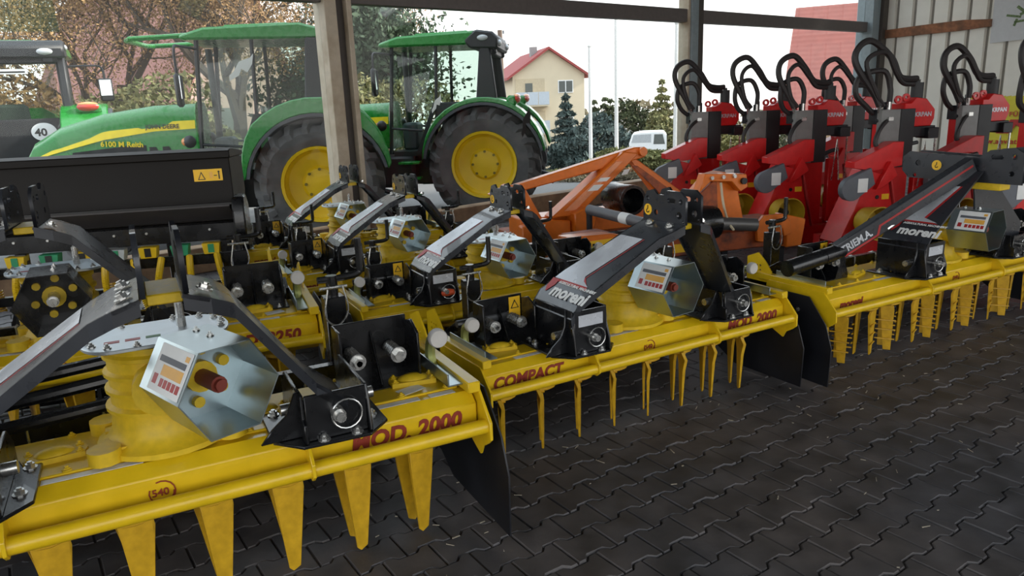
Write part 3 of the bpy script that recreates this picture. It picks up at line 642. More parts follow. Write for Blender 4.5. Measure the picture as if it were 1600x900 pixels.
# ---- the wide mast and the lettered strut of the long harrow
def wide_mast(H):
    for x in (-.07,.07):
        mp=part('wmast','mast_plate',lambda:curve_mesh([[(-.34,0),(.45,0),(.50,.05),(.50,.15),(.45,.19),(-.05,.17),(-.12,.22),(-.28,.24),(-.34,.20)],circ(.38,.11,.022),circ(.10,.09,.024),circ(-.27,.07,.018),circ(-.28,.18,.018),slot(-.17,.175,.05,.016),circ(.40,.02,.014)],.016),DGR,H,loc=(x,0,1.22),rot=(math.pi/2,0,math.pi/2),smooth=0)
        if x<0:
            hk=part('hks2','hook_sticker',lambda:MB().lathe([(0,0),(.036,0),(.036,.001),(0,.001)],(0,0,0),18),YEPR,mp,loc=(.24,.10,-.0095))
            part('hkm','hook_mark',lambda:None,BLKP,hk,loc=(0,0,-.001))
    part('wblock','mast_block',lambda:MB().bb(-.062,.062,-.2,.1,1.17,1.22),YEC,H,bevel=.004)
    # tapering left arm
    am=part('warm','mast_arm',lambda:MB().ribbon([(-.635,.82,-.085,.26),(-.585,.90,-.085,.25),(-.10,1.30,-.10,.02)],.014),DGR,H)
    p0=Vector((-.585,0,.90)); p1=Vector((-.10,0,1.30)); d=(p1-p0).normalized(); nrm=Vector((-d.z,0,d.x)); e=Matrix(((0,d.x,nrm.x),(-1,0,0),(0,d.z,nrm.z))).to_euler()
    lay=lambda t,y: tuple(p0+(p1-p0)*t+nrm*.003+Vector((0,y,0)))
    def dec(st,l):
        V=[];F=[]
        for t,y0,y1 in st:
            c=p0+(p1-p0)*t+nrm*l; V+=[(c.x,y0,c.z),(c.x,y1,c.z),(c.x,y0,c.z-.001),(c.x,y1,c.z-.001)]
        for i in range(len(st)-1): o=4*i;p=o+4; F+=[(o,o+1,p+1,p),(o,p,p+2,o+2),(o+1,o+3,p+3,p+1)]
        return MB().add(V,F)
    part('wdec0','red_line',lambda:dec([(.18,-.07,.22),(.24,.04,.2),(.75,-.045,.1)],.002),REDP,am,smooth=0)
    part('wdec1','silver_decal',lambda:dec([(.20,-.055,.215),(.26,.055,.20),(.75,-.03,.09)],.003),SIL,am,smooth=0)
    text('moreni',.10,WHT,am,lay(-.0,.165),e,bold=.0035); text('AGRICULTURAL MACHINERY',.023,WHT,am,lay(.145,.165),e,bold=.0006)
    part('shield','red_shield',lambda:None,REDP,am,loc=lay(.09,.21),rot=e)
    ra=part('wram','mast_arm',lambda:MB().prism([(.36,.66),(.60,.66),(.62,.86),(.16,1.25),(-.05,1.25),(.0,1.02)],'xz',-.02,-.006),DGR,H,bevel=.002)
    # long strut and its tube
    q0=Vector((-1.02,.30,.80)); q1=Vector((-.10,-.02,1.34)); d=(q1-q0).normalized(); side=Vector((0,0,1)); up=(side-d*side.dot(d)).normalized(); nr=d.cross(up)
    M3=Matrix((d,up,nr)).transposed(); Lq=(q1-q0).length
    so=part('strut','lettered_strut',lambda:MB().bb(0,Lq,-.06,.06,-.035,.035),DGR,H,bevel=.008,loc=q0,rot=M3.to_euler())
    part('strl','red_line',lambda:MB().prism([(.02,-.050),(.30,-.050),(.34,.0),(Lq-.02,.0),(Lq-.02,.014),(.33,.014),(.29,-.036),(.02,-.036)],'xy',.0355,.0365),REDP,so)
    text('TRIEM.A.',.075,SIL,so,(.02,-.022,.0362),(0,0,0),bold=.002,sx=.85)
    part('stub','strut_tube',lambda:MB().cyl((-.55,0,0),(0,0,0),.055,n=18).cyl((-.20,0,0),(-.19,0,0),.058,n=18),BLK,H,loc=(-.98,.30,.80),rot=(0,R_(-4),.05))
    part('stubs','strut_stand',lambda:MB().prism([(-.06,.622),(.08,.622),(.07,.66),(.035,.74),(.03,.80),(-.03,.80),(-.02,.72)],'xz',-.05,.05),BLK,H,loc=(-1.02,.30,0),bevel=.003)
    r2=part('rod','support_rod',lambda:MB().cyl((-.70,.16,.94),(-.25,.06,1.20),.014,n=8),STE,H)
wide_mast(hC)

part('bcap','red_plug_cap',lambda:MB().tube(crv([(0,0,0),(.03,-.02,.01),(.07,-.05,.015)],4),[.016,.02,.024,.026,.026,.025,.024,.022,.018],n=10),mat('plug_red',(.62,.08,.02),.45),hD,loc=(-.54,-.10,.70))
for H_,nm in ((hB,'b'),(hD,'d')):
    part('pcyl','hydraulic_cylinder',lambda:MB().cyl((-.24,0,0),(0,0,0),.048,n=18).cyl((-.05,0,0),(-.03,0,0),.051,n=18).cyl((-.34,0,0),(-.24,0,0),.02,n=10),BLK if nm=='d' else mat('cylinder_dark',(.035,.038,.042),.4,coat=.3),H_,loc=(-.68,.44,.745))
    part('pcs','cylinder_stand',lambda:MB().prism([(-.05,.622),(.05,.622),(.03,.70),(-.03,.70)],'xz',-.04,.04),BLK,H_,loc=(-.80,.44,0))
# loose straw and dirt flecks on the pavers
R=random.Random(77); sb=MB()
for i in range(160):
    x,y=R.uniform(-.8,4.5),R.uniform(2.0,5.2)
    if (Vector((x,y))-Vector((-.17,2.94))).dot(Vector((-math.sin(R_(28.5)),math.cos(R_(28.5)))))>.6: continue
    a=R.uniform(0,6.28); l=R.uniform(.008,.045); sb.box((x,y,.006),(l,R.uniform(.002,.006),.003),Matrix.Rotation(a,3,'Z'))
o=sb.build('straw_litter',mat('straw',(.36,.32,.25),.8),smooth=0); tag(o,'scattered pale straw flecks on the dark pavers','litter',kind='stuff')
# ================================================================ SEED DRILL
dr=thing('seed_drill','black seed drill with long dark hopper above yellow ribbed seed hoses','seed drill',(-3.27,4.87,0),12)
hb=MB().prism([(0,1.60),(.03,1.60),(.62,1.56),(.62,1.30),(.40,1.14),(.12,1.14),(.12,1.20),(-.02,1.28),(0,1.34)],'yz',-1.4,1.4).build('hopper',HOP,dr,bevel=.006)
MB().prism([(-.03,1.585),(-.03,1.635),(.10,1.65),(.64,1.60),(.64,1.57)],'yz',-1.41,1.41).build('hopper_lid',HOP,dr,bevel=.006)
MB().prism([(-.045,1.275),(-.045,1.26),(.10,1.155),(.115,1.165)],'yz',-1.4,1.37).build('skirt',mat('skirt_dark_grey',(.055,.05,.05),.45),dr)
MB().bb(-1.4,1.4,-.052,-.03,1.272,1.286).build('skirt_seam',BLKP,dr)
st=MB().bb(1.16,1.345,-.006,-.002,1.435,1.515).build('warning_sticker',YEPR,hb)
MB().prism([(1.185,1.445),(1.235,1.445),(1.21,1.50)],'xz',-.0075,-.006).build('warning_triangle',BLKP,st)
MB().prism([(1.193,1.45),(1.227,1.45),(1.21,1.488)],'xz',-.009,-.0076).build('triangle_inside',YEPR,st)
fg=MB().bb(1.262,1.282,-.0075,-.006,1.455,1.495); fg.build('pictogram_box',ORPR,st)
MB().bb(1.29,1.31,-.0075,-.006,1.468,1.474).build('pictogram_arrow',BLKP,st)
MB().bb(1.319,1.327,-.0075,-.006,1.445,1.488).sph((1.323,-.007,1.495),.007,8,(1,.2,1)).build('pictogram_person',BLKP,st)
MB().prism([(-.10,1.02),(-.07,.95),(.10,.93),(.16,1.0),(.16,1.25),(.06,1.33),(-.06,1.32),(-.10,1.26)],'yz',1.39,1.47).build('drive_cover',BLK,dr,bevel=.01)
MB().bb(-1.4,1.38,.02,.36,1.02,1.14).build('metering_box',BLK,dr,bevel=.004)
for i in range(13):
    x=-1.25+i*.205
    part('mtb','metering_screw',lambda:MB().cyl((0,0,0),(0,-.012,0),.009,n=6),STE,dr,loc=(x,.02,1.10))
    c=(YEL,ZIN,YEL,mat('drill_green',(.02,.28,.12),.45))[i%4] if i>3 else (ZIN,)[0]
    mu=part('mu'+c.name,'metering_unit',lambda:MB().prism([(-.05,.0),(.05,.0),(.06,.075),(-.06,.075)],'xz',-.03,.06),c,dr,loc=(x,-.0,.935),bevel=.003)
    part('mul','unit_flap',lambda:MB().bb(-.02,.02,-.034,-.03,.01,.07),BLKP if i%3 else mat('drill_green',(.02,.28,.12),.45),mu)
MB().bb(-1.4,1.36,.0,.06,.86,.93).build('upper_beam',BLK,dr,bevel=.004); MB().bb(-1.4,1.36,-.12,-.06,.70,.76).build('lower_beam',BLK,dr,bevel=.004)
for x in (-.9,.0,.95,1.3): part('drp','beam_post',lambda:MB().bb(-.035,.035,-.08,-.02,.0,1.02),BLK,dr,loc=(x,.1,0),bevel=.004)
def hose(a,b,bend):
    def f():
        pts=crv([a,(a[0]*.6+b[0]*.4,a[1]*.6+b[1]*.4+bend,a[2]*.6+b[2]*.4),b],34); return MB().tube(pts,[.024 if i%2 else .0195 for i in range(len(pts))],n=8)
    return f
for i in range(15):
    x=-1.28+i*.18
    part('ho%d'%(i%3),'seed_hose',hose((0,-.02,.93),((-.03,.05,.10)[i%3],-.20,.60),-.05),YEL,dr,loc=(x,0,0),smooth=0)
    part('hl%d'%(i%3),'coulter_hose',hose((0,-.20,.60),((.06,-.02,.09)[i%3],-.22,.30),-.02),YEL,dr,loc=(x+(-.03,.05,.10)[i%3],0,0),smooth=0)
    part('cou','coulter_arm',lambda:MB().prism([(-.30,.28),(-.26,.32),(.10,.66),(.12,.62),(-.2,.22),(-.26,.05),(-.30,.06)],'yz',-.012,.012),BLS,dr,loc=(x+.09,0,0))
    if i%2==0: part('gspr','coulter_spring',lambda:MB().tube(spring((0,-.07,.66),(0,-.07,.80),.032,.005,8),.006,n=5),YED,dr,loc=(x+.06,0,0))
# ================================================================ ORANGE MACHINES
def xzp(b,pts,y0,y1): return b.prism(pts,'xz',y0,y1)
O1=thing('rotary_tiller','orange tiller with tall A-frame, long top strut and black drive sleeve','tiller',(1.28,8.25,0),22,1,'orange tillers')
MB().bb(-1.25,1.05,.0,.34,.44,.66).build('main_beam',ORA,O1,bevel=.01); MB().bb(-1.25,1.05,.05,.75,.40,.46).build('hood_plate',ORD,O1,bevel=.006)
MB().prism([(-.95,.66),(-.62,.66),(.13,1.27),(-.06,1.30)],'xz',-.12,.08).build('mast_leg',ORA,O1,bevel=.012)
MB().prism([(-.80,.72),(-.66,.72),(-.08,1.20),(-.17,1.20)],'xz',-.132,-.12).build('leg_panel',mat('lit_orange',(.80,.30,.14),.4),O1,bevel=.004)  # paler panel paints the pinkish light falling on this leg
for i,(t0,t1) in enumerate(((.42,.54),(.60,.68),(.74,.84))):
    a=Vector((-.78+.62*t0,.70+.50*t0)); b=Vector((-.78+.62*t1,.70+.50*t1)); MB().prism([(a.x,a.y),(a.x+.12,a.y),(b.x+.12,b.y),(b.x,b.y)],'xz',-.136,-.133).build('white_label',WHT,O1)
MB().prism([(.06,1.25),(.18,1.20),(.95,.68),(.55,.66)],'xz',.02,.14).build('mast_leg',ORA,O1,bevel=.012)
MB().prism([(.10,1.14),(.19,1.12),(.80,.70),(.58,.70)],'xz',.005,.02).build('leg_panel',ORD,O1,bevel=.004)
tp=MB(); tp.prism([(-1.55,.98),(-1.50,.92),(.15,1.20),(.25,1.22),(.25,1.33),(.10,1.33)],'xz',-.06,.06); tp.build('top_strut',ORA,O1,bevel=.012)
MB().cyl((.20,-.10,1.28),(.20,.10,1.28),.05,n=14).build('strut_pivot',ORA,O1,bevel=.004)
MB().prism([(-1.60,.95),(-1.42,1.02),(-1.20,.98),(-1.0,.62),(-1.18,.62),(-1.34,.90)],'xz',-.05,.07).build('link_leg',ORA,O1,bevel=.01)
MB().cyl((-1.38,-.08,.97),(-1.38,.10,.97),.07,n=14).build('link_pivot',ORA,O1,bevel=.004)
MB().lathe([(.13,-.42),(.16,-.42),(.165,-.40),(.155,-.2),(.16,.0),(.0,.0)],(-.10,.05,.80),22,'y').build('drive_sleeve',BLK,O1)
o=O1.children[-1]; o.rotation_euler=(0,0,.5); o.location=(.02,-.02,0)
MB().prism([(-.72,.50),(-.50,.50),(-.46,.60),(-.50,.72),(-.58,.76),(-.72,.70)],'xz',-.22,-.0).build('lug',ORA,O1,bevel=.012)
MB().prism([(-1.30,.25),(-.74,.25),(-.74,.62),(-1.05,.66),(-1.30,.60)],'xz',-.16,-.02).build('gear_plate',ORA,O1,bevel=.012)
MB().prism([(.70,.46),(1.12,.46),(1.16,.70),(1.0,.80),(.85,.80),(.70,.66)],'xz',-.10,.05).build('lug',ORA,O1,bevel=.012)
MB().bb(.0,.16,-.006,-.001,.50,.56).build('yellow_sticker',YEPR,O1)
for x in (-1.1,-.6,-.1,.4,.9): part('ofoot','frame_foot',lambda:MB().bb(-.03,.03,.1,.18,0,.42),BLS,O1,loc=(x,0,0))
MB().bb(-1.25,1.05,-.06,.02,.28,.42).build('drawbar',BLK,O1,bevel=.006)
O3=thing('stubble_cultivator','low orange cultivator box with a yellow BE sticker behind the COMPACT harrow','cultivator',(.75,6.45,0),27,1,'orange tillers')
MB().prism([(-.35,.52),(.35,.52),(.35,.66),(.10,.72),(-.35,.74)],'xz',-.1,.06).build('box_beam',ORA,O3,bevel=.008)
MB().bb(-.05,.35,.06,.5,.60,.66).build('rear_plate',ORD,O3,bevel=.006); MB().bb(-.12,.16,-.104,-.1005,.57,.68).build('yellow_sticker',YEPR,O3)
text('BE',.09,BLKP,O3,(-.10,-.106,.59),FRONT,bold=.004)
for x in (-.3,.3): part('o3l','stand_leg',lambda:MB().bb(-.04,.04,-.05,.03,0,.53),ORD,O3,loc=(x,0,0))
part('o3h','frame_bar',lambda:MB().bb(-.9,.6,.1,.18,.56,.68),BLK,O3,bevel=.006)
PS=thing('pto_shaft','grey PTO drive shaft with white collar lying across the black frame','drive shaft',(0,0,0))
MB().tube([(.80,7.35,.80),(1.22,6.65,.76)],.052,n=16).build('shaft_tube',mat('shaft_grey',(.10,.10,.11),.45),PS); MB().tube([(1.06,6.92,.776),(1.12,6.82,.77)],.055,n=16).build('white_collar',WHT,PS)
MB().tube([(.80,7.35,.20),(.80,7.35,.78)],.03,n=8).build('shaft_rest',BLS,PS); MB().tube([(1.16,6.75,.0),(1.16,6.75,.74)],.03,n=8).build('shaft_rest',BLS,PS)
MB().bb(.72,.88,7.27,7.43,0,.2).build('rest_foot',BLS,PS)
O2=thing('rotary_tiller','worn orange tiller with tapered gear housing and grey shaft stub beside the red splitters','tiller',(2.05,6.95,0),18,1,'orange tillers')
MB().prism([(-.42,.62),(.22,.62),(.10,1.10),(-.02,1.16),(-.14,1.14),(-.32,.96)],'xz',.0,.22).build('gear_housing',ORA,O2,bevel=.015)
MB().prism([(-.36,1.0),(-.30,1.17),(.14,1.14),(.16,1.02),(.08,.98),(-.02,1.08),(-.24,1.10)],'xz',-.10,.02).build('mast_plate',ORA,O2,bevel=.006)
for x in (-.24,-.12,.0): part('o2b','bolt',lambda:MB().cyl((0,-.1,0),(0,-.125,0),.018,n=8),STE,O2,loc=(x,0,1.13))
MB().cyl((.10,-.13,1.08),(.10,.0,1.08),.03,n=12).build('mast_hole_bush',BLS,O2)
MB().prism([(-.36,.95),(-.14,1.12),(-.10,.62),(-.40,.62)],'xz',-.04,.0).build('housing_panel',ORD,O2,bevel=.006)
MB().tube([(-.30,-.25,.74),(.10,-.32,.70)],.06,n=16).build('shaft_stub',mat('shaft_steel',(.16,.155,.15),.4,metal=.5),O2); MB().lathe([(.05,-.12),(.15,-.10),(.16,0),(.15,.1),(.05,.12)],(-.36,-.2,.74),18,'x',True).build('bellows',BLK,O2)
MB().tube(crv([(-.15,-.12,1.08),(-.17,-.2,.9),(-.18,-.3,.75),(-.16,-.36,.68)],5),.012,n=6).build('safety_chain',mat('cream_plastic',(.62,.52,.36),.6),O2)
MB().bb(-.7,.78,-.06,.22,.42,.60).build('main_beam',ORD,O2,bevel=.012); MB().bb(-.3,.8,.0,.6,.60,.625).build('hood_plate',ORD,O2,bevel=.006)
def hookp(): return MB().prism([(-.10,-.12),(.0,-.14),(.02,-.04),(.08,-.02),(.10,-.10),(.18,-.08),(.17,.04),(.08,.12),(-.04,.12),(-.12,.04)],'xz',-.02,.02)
for x in (.36,.46): part('hookp','claw_hook',hookp,ORA,O2,loc=(x,-.12,.62),bevel=.006)
MB().prism([(.62,.40),(.80,.40),(.84,.66),(.62,.72)],'xz',-.10,.1).build('end_lug',ORA,O2,bevel=.01); MB().bb(-.6,-.35,-.066,-.061,.46,.54).build('yellow_sticker',YEPR,O2)
for x in (-.6,.0,.65): part('o2f','frame_foot',lambda:MB().bb(-.03,.03,.0,.08,0,.43),BLS,O2,loc=(x,0,0))
# ================================================================ RED LOG SPLITTERS
def splitter(label,loc,yaw,s=1.,hs=0,full=True):
    T=thing('log_splitter',label,'log splitter',(loc[0],loc[1],0),yaw,s,'red upright log splitters'); r=random.Random(hs+11)
    part('scol','column',lambda:MB().bb(.05,.36,-.02,.24,.10,1.60),RED,T,bevel=.006)
    part('sgry','column_panel',lambda:MB().bb(-.10,.14,-.10,-.02,.98,1.62),GRC,T,bevel=.004)
    part('sgr2','column_shaded_side',lambda:MB().bb(.145,.33,-.10,-.02,.98,1.62),BPL,T,bevel=.004)  # column's lit left and shaded right face painted as two tones
    hd=part('shead','cylinder_head',lambda:MB().prism([(.20,1.42),(.56,1.42),(.60,1.50),(.60,1.60),(.48,1.72),(.34,1.74),(.28,1.68),(.20,1.68)],'xz',-.08,.14),RED,T,bevel=.008)
    text('KRPAN',.068,SIL,hd,(.335,-.083,1.53),FRONT,bold=.002)
    part('slug','lifting_lug',lambda:MB().lathe([(.02,-.012),(.045,-.012),(.045,.012),(.02,.012)],(.27,.0,1.74),14,'y',True),RED,hd)
    part('slug','lifting_lug',lambda:None,RED,hd,loc=(-.10,0,-.02))
    part('scy','cylinder',lambda:MB().cyl((.43,.03,1.70),(.43,.03,1.90),.065,n=16).cyl((.43,.03,1.90),(.43,.03,1.93),.03,n=10),BPL,T)
    part('sarm','dark_yoke',lambda:MB().bb(.24,.66,-.04,.08,1.30,1.42).bb(.52,.66,-.1,.1,1.28,1.40),BLS,T,bevel=.006)
    part('sval','valve_block',lambda:MB().bb(-.10,.10,-.02,.12,1.46,1.62).cyl((-.05,.02,1.62),(-.05,.02,1.72),.018,n=8).cyl((.03,.02,1.62),(.03,.02,1.70),.022,n=8).cyl((.09,.05,1.62),(.09,.05,1.74),.02,n=8).cyl((-.12,-.03,1.5),(-.05,-.03,1.5),.02,n=8),BLS,T,bevel=.004)
    part('svf1','hose_fitting',lambda:MB().cyl((-.08,-.03,1.58),(-.11,-.06,1.68),.020,n=8),STE,T); part('svf2','hose_fitting',lambda:MB().cyl((.02,-.05,1.60),(.02,-.05,1.72),.020,n=8),STE,T); part('svf3','valve_tag',lambda:MB().bb(-.03,.03,-.13,-.10,1.50,1.54),STE,T)
    tb=part('stab','table',lambda:MB().prism([(-.55,1.02),(-.55,1.09),(-.08,1.28),(.05,1.28),(.05,1.02),(-.30,.98)],'xz',-.30,-.14),RED,T,bevel=.005)
    part('stag','table_gusset',lambda:MB().prism([(-.30,.78),(-.14,1.08),(-.04,.92),(-.22,.80)],'xz',-.36,-.30),RED,tb,bevel=.004)
    bd=part('sbod','body',lambda:MB().prism([(-.68,.20),(.06,.20),(-.12,.92),(-.32,.98)],'xz',-.30,.05),RED,T,bevel=.006)
    part('sbr','body_ridge',lambda:MB().prism([(-.105,.92),(.07,.22),(.085,.22),(-.09,.93)],'xz',-.32,-.05),mat('red_edge',(.55,.05,.05),.35),bd)
    part('sst','yellow_sticker',lambda:MB().bb(-.18,-.09,-.304,-.3005,.66,.72),YEPR,bd); part('ssp','socket',lambda:MB().cyl((-.24,-.30,.69),(-.24,-.31,.69),.022,n=10),BLKP,bd)
    part('smot','cover_disc',lambda:MB().prism([(-.58+.13*math.cos(t),.80+.13*math.sin(t)) for t in (R_(120+20*i) for i in range(10))]+[(-.30,.84),(-.36,1.02)],'xz',-.34,-.26),GPL,T,bevel=.006)
    part('slab','white_label',lambda:MB().bb(-.52,-.40,-.346,-.342,.76,.91),WHT,T)
    part('scone','pto_cone',lambda:MB().lathe([(.05,0),(.15,-.01),(.175,-.20),(.185,-.26),(.172,-.26),(.13,-.03),(.04,-.02)],(-.37,-.30,.44),22,'y'),mat('cone_yellow',(.55,.36,.02),.5),T)
    part('scsh','cone_shaft',lambda:MB().cyl((-.37,-.30,.44),(-.37,-.46,.44),.034,n=10),BLS,T)
    part('sbas','base_frame',lambda:MB().bb(-.62,.75,-.28,-.16,.0,.22).bb(-.62,.75,.14,.26,.0,.22).bb(-.55,-.43,-.28,.26,.05,.2).bb(.5,.62,-.28,.26,.05,.2),RED,T,bevel=.008)
    part('spl','side_plate',lambda:MB().prism([(.40,.22),(.62,.22),(.62,.70),(.55,.78),(.55,1.0),(.40,1.02)],'xz',-.08,.0),RED,T,bevel=.006)
    part('sj','side_hook',lambda:MB().cyl((.56,-.16,.42),(.56,.02,.42),.06,n=14),RED,T,bevel=.004)
    part('srod','guard_bracket',lambda:MB().tube([(.42,-.12,.75),(.47,-.12,1.25),(.52,-.12,.75)],.010,n=6),STE,T); part('srod2','guard_rod',lambda:MB().tube([(.60,-.12,.30),(.60,-.12,1.28)],.012,n=6),STE,T)
    part('slev','control_lever',lambda:MB().tube(crv([(.72,-.10,.42),(.74,-.14,.72),(.86,-.2,.98),(1.0,-.2,1.06),(1.12,-.18,1.08)],5),.028,n=8),BPL,T)
    # looping hydraulic hoses
    h=.0+.12*r.random(); w_=r.uniform(-.10,.06)
    part('hz1_%d'%hs,'hydraulic_hose',lambda:MB().tube(crv([(-.10,-.05,1.66),(-.17,-.03,1.80),(-.30+w_,.0,2.0+h),(-.27+w_,.02,2.17+h),(-.10+w_,.03,2.24+h),(.06,.03,2.12+h*.5),(.18,.03,1.98),(.30,.03,1.94),(.42,.03,1.94)],6),.036,n=8),HOS,T)
    part('hz2_%d'%hs,'hydraulic_hose',lambda:MB().tube(crv([(.02,-.05,1.70),(.03,-.03,1.86),(-.06,-.02,1.98+h*.5),(-.22+w_,.02,1.94+h*.4),(-.26+w_,.02,1.80),(-.20,.04,1.66),(-.10,.05,1.58)],6),.030,n=8),HOS,T)
    part('hz3_%d'%hs,'hydraulic_hose',lambda:MB().tube(crv([(-.06,-.06,1.66),(-.16,-.06,1.80),(-.20+w_,-.04,2.02+h),(-.06,-.03,2.14+h*.8),(.10,-.01,2.02),(.22,.01,1.90),(.38,.02,1.88)],6),.026,n=8),HOS,T)
    part('hz4_%d'%hs,'hydraulic_hose',lambda:MB().tube(crv([(.08,-.04,1.56),(-.14,-.14,1.42),(-.20,-.16,1.25),(-.06,-.2,1.14)],6),.024,n=8),HOS,T)
    return T
for i,(px,d,yw,lab) in enumerate(((1100,10.6,8,'red log splitter furthest left in the row, beside the steel window post'),(1190,10.0,8,'red log splitter second from the left, partly behind the worn orange tiller'),(1262,9.4,10,'red log splitter with yellow PTO cone just right of the orange tiller'),
        (1326,10.6,10,'red log splitter in the back row behind the tall hose loops'),(1396,8.5,12,'red log splitter with the tallest hose loop before the sheet wall'),(1520,8.9,14,'red log splitter before the yellow banner, behind the long harrow'),(1640,7.6,14,'red log splitter cut off by the right edge of the picture'))):
    splitter(lab,((px-800)/1195*d,d),yw,1.0,i)
# ================================================================ TRACTORS outside the glazing
def tyre(parent,c,r,w_,rimr,tag_):
    root=part('ty%s'%tag_,'tyre',lambda:MB().lathe([(rimr,-w_*.38),(rimr+.03,-w_*.46),(r*.80,-w_*.52),(r*.90,-w_*.44),(r*.925,-w_*.2),(r*.93,0),(r*.925,w_*.2),(r*.90,w_*.44),(r*.80,w_*.52),(rimr+.03,w_*.46),(rimr,w_*.38)],(0,0,0),40,'y'),RUB,parent,loc=c)
    n=20
    def lug(sg):
        def f():
            b=MB(); ws=w_*.5
            # one chevron bar running from the centre line out over the shoulder
            st=[(0.0,.0,.92,1.0),(.30,.5,.92,1.0),(.62,.90,.88,.985),(.80,1.10,.78,.87)]
            V=[]
            for ph,yy,ra,rb in st:
                for dp in (-.052,.052):
                    for rr in (ra,rb):
                        t=ph*.42+dp; V.append((math.sin(t)*r*rr,sg*yy*ws,math.cos(t)*r*rr))
            F=[]
            for i in range(len(st)-1):
                o=4*i;p=o+4; F+=[(o+1,o+3,p+3,p+1),(o,p,p+2,o+2),(o,o+1,p+1,p),(o+2,p+2,p+3,o+3)]
            F+=[(0,2,3,1),(4*len(st)-4,4*len(st)-3,4*len(st)-1,4*len(st)-2)]
            b.add(V,F); return b
        return f
    for i in range(n):
        for sg in (-1,1): part('lug%s%d'%(tag_,sg),'tread_lug',lug(sg),RUB,root,rot=(0,2*math.pi*(i+(.5 if sg>0 else 0))/n,0),smooth=0)
    for sg in (-1,1):
        rm=part('rim%s%d'%(tag_,sg),'rim',lambda:MB().lathe([(rimr+.025,sg*w_*.46),(rimr+.02,sg*w_*.49),(rimr-.02,sg*w_*.47),(rimr-.03,sg*w_*.30),(rimr*.86,sg*w_*.22),(rimr*.5,sg*w_*.16),(rimr*.42,sg*w_*.22),(rimr*.16,sg*w_*.24),(0,sg*w_*.24)],(0,0,0),36,'y'),JYE,parent,loc=c)
        for i in range(8):
            t=2*math.pi*i/8; part('rb','rim_bolt',lambda:MB().cyl((0,-.02,0),(0,.02,0),.022,n=8),mat('bolt_olive',(.22,.17,.03),.5,metal=.4),rm,loc=(rimr*.40*math.cos(t),sg*w_*.235,rimr*.40*math.sin(t)))
    return root
def tractor(label,loc,yaw,s=1.,vis=True,letters=True,seed=1,plate=False,visor=False,cz=0.,RX=-.5,fascia=False,hz=0.,fw=.05):
    T=thing('tractor',label,'tractor',(loc[0],loc[1],-.28),yaw,s,'green tractors outside the glazing')
    for sg in (-1,1):
        tyre(T,(RX,sg*.92,.93),.93,.58,.52,'R'); tyre(T,(2.62,sg*.90,.66),.66,.46,.36,'F')
    # chassis
    MB().bb(-.9,3.0,-.28,.28,.55,1.12).build('chassis',BPL,T,bevel=.03); MB().cyl((RX,-.9,.93),(RX,.9,.93),.16,n=14).build('rear_axle',GRE,T); MB().cyl((2.62,-.8,.66),(2.62,.8,.66),.11,n=14).build('front_axle',GRE,T)
    # hood: cross sections swept forward
    st=[(1.22,1.20,1.98,.44),(1.8,1.18,1.97,.45),(2.5,1.12,1.88,.44),(3.1,1.05,1.72,.42),(3.5,.98,1.50,.38),(3.66,.95,1.25,.33)]
    V=[];F=[]
    for x,z0,z1,hw in st: V+=[(x,-hw,z0),(x,-hw,z0+(z1-z0)*.62),(x,-hw*.92,z0+(z1-z0)*.86),(x,-hw*.62,z1),(x,hw*.62,z1),(x,hw*.92,z0+(z1-z0)*.86),(x,hw,z0+(z1-z0)*.62),(x,hw,z0)]
    for i in range(len(st)-1):
        for k in range(8): F.append((i*8+k,i*8+(k+1)%8,(i+1)*8+(k+1)%8,(i+1)*8+k))
    F+=[tuple(range(8)),tuple(range(len(st)*8-1,len(st)*8-9,-1))]
    F=[tuple(reversed(f)) for f in F]
    hd=MB().add(V,F).build('hood',GRE,T,bevel=.02,smooth=50); hd.location.z=hz
    for sg in (-1,1):
        pts=[(1.24,1.745,1.625),(1.8,1.74,1.61),(2.5,1.63,1.52),(3.1,1.47,1.38),(3.42,1.33,1.30)]
        V=[];F=[]
        for x,zt,zb in pts:
            hw=.455 if x<2 else (.455 if x<2.6 else .43 if x<3.2 else .40)
            V+=[(x,sg*(hw-.022),zt),(x,sg*(hw+.006),zb),(x,sg*(hw-.06),zt),(x,sg*(hw-.05),zb)]
        for i in range(len(pts)-1): o=4*i;p=o+4; F+=[(o,p,p+1,o+1),(o,o+2,p+2,p),(o+1,p+1,p+3,o+3)]
        MB().add(V,F).build('yellow_stripe',mat('stripe_yellow',(.86,.66,.01),.35),hd)
        MB().prism([(1.95,1.14),(2.95,1.06),(2.95,1.36),(2.2,1.42),(1.95,1.42)],'xz',sg*.452,sg*.458).build('side_grille',BPL,hd)
        for xx in (1.62,1.80): part('vent%d'%sg,'hood_vent',lambda:MB().prism([(0,0),(.13,0),(.13,.20),(.04,.20),(0,.12)],'xz',sg*.453,sg*.460),BLKP,hd,loc=(xx-.02,0,1.19))
    if letters:
        # left side of the hood (y>0): text mirrored into place by a half turn
        rt=(math.pi/2,0,math.pi)
        text('JOHN DEERE',.085,BLKP,hd,(1.92,.462,1.650),(math.pi/2-.0,R_(1.2),math.pi),bold=.0022,sx=.95)
        text('6100 M Reith',.105,mat('stripe_yellow',(.86,.66,.01),.35),hd,(2.56,.4625,1.43),(math.pi/2,R_(3.5),math.pi),bold=.003)
    MB().bb(3.62,3.70,-.3,.3,1.0,1.28).build('front_grille',BPL,hd,bevel=.02); MB().bb(3.35,3.95,-.32,.32,.55,.95).build('front_weight',BPL,T,bevel=.04)
    # cab frame
    ZB,ZT=1.30,2.86+cz
    cb=thing('cab',None,None,(0,0,0)); cb.parent=T
    def pil(a,b,w_=.07,name='cab_pillar'): MB().tube([a,b],w_*.5,n=6).build(name,BPL,cb)
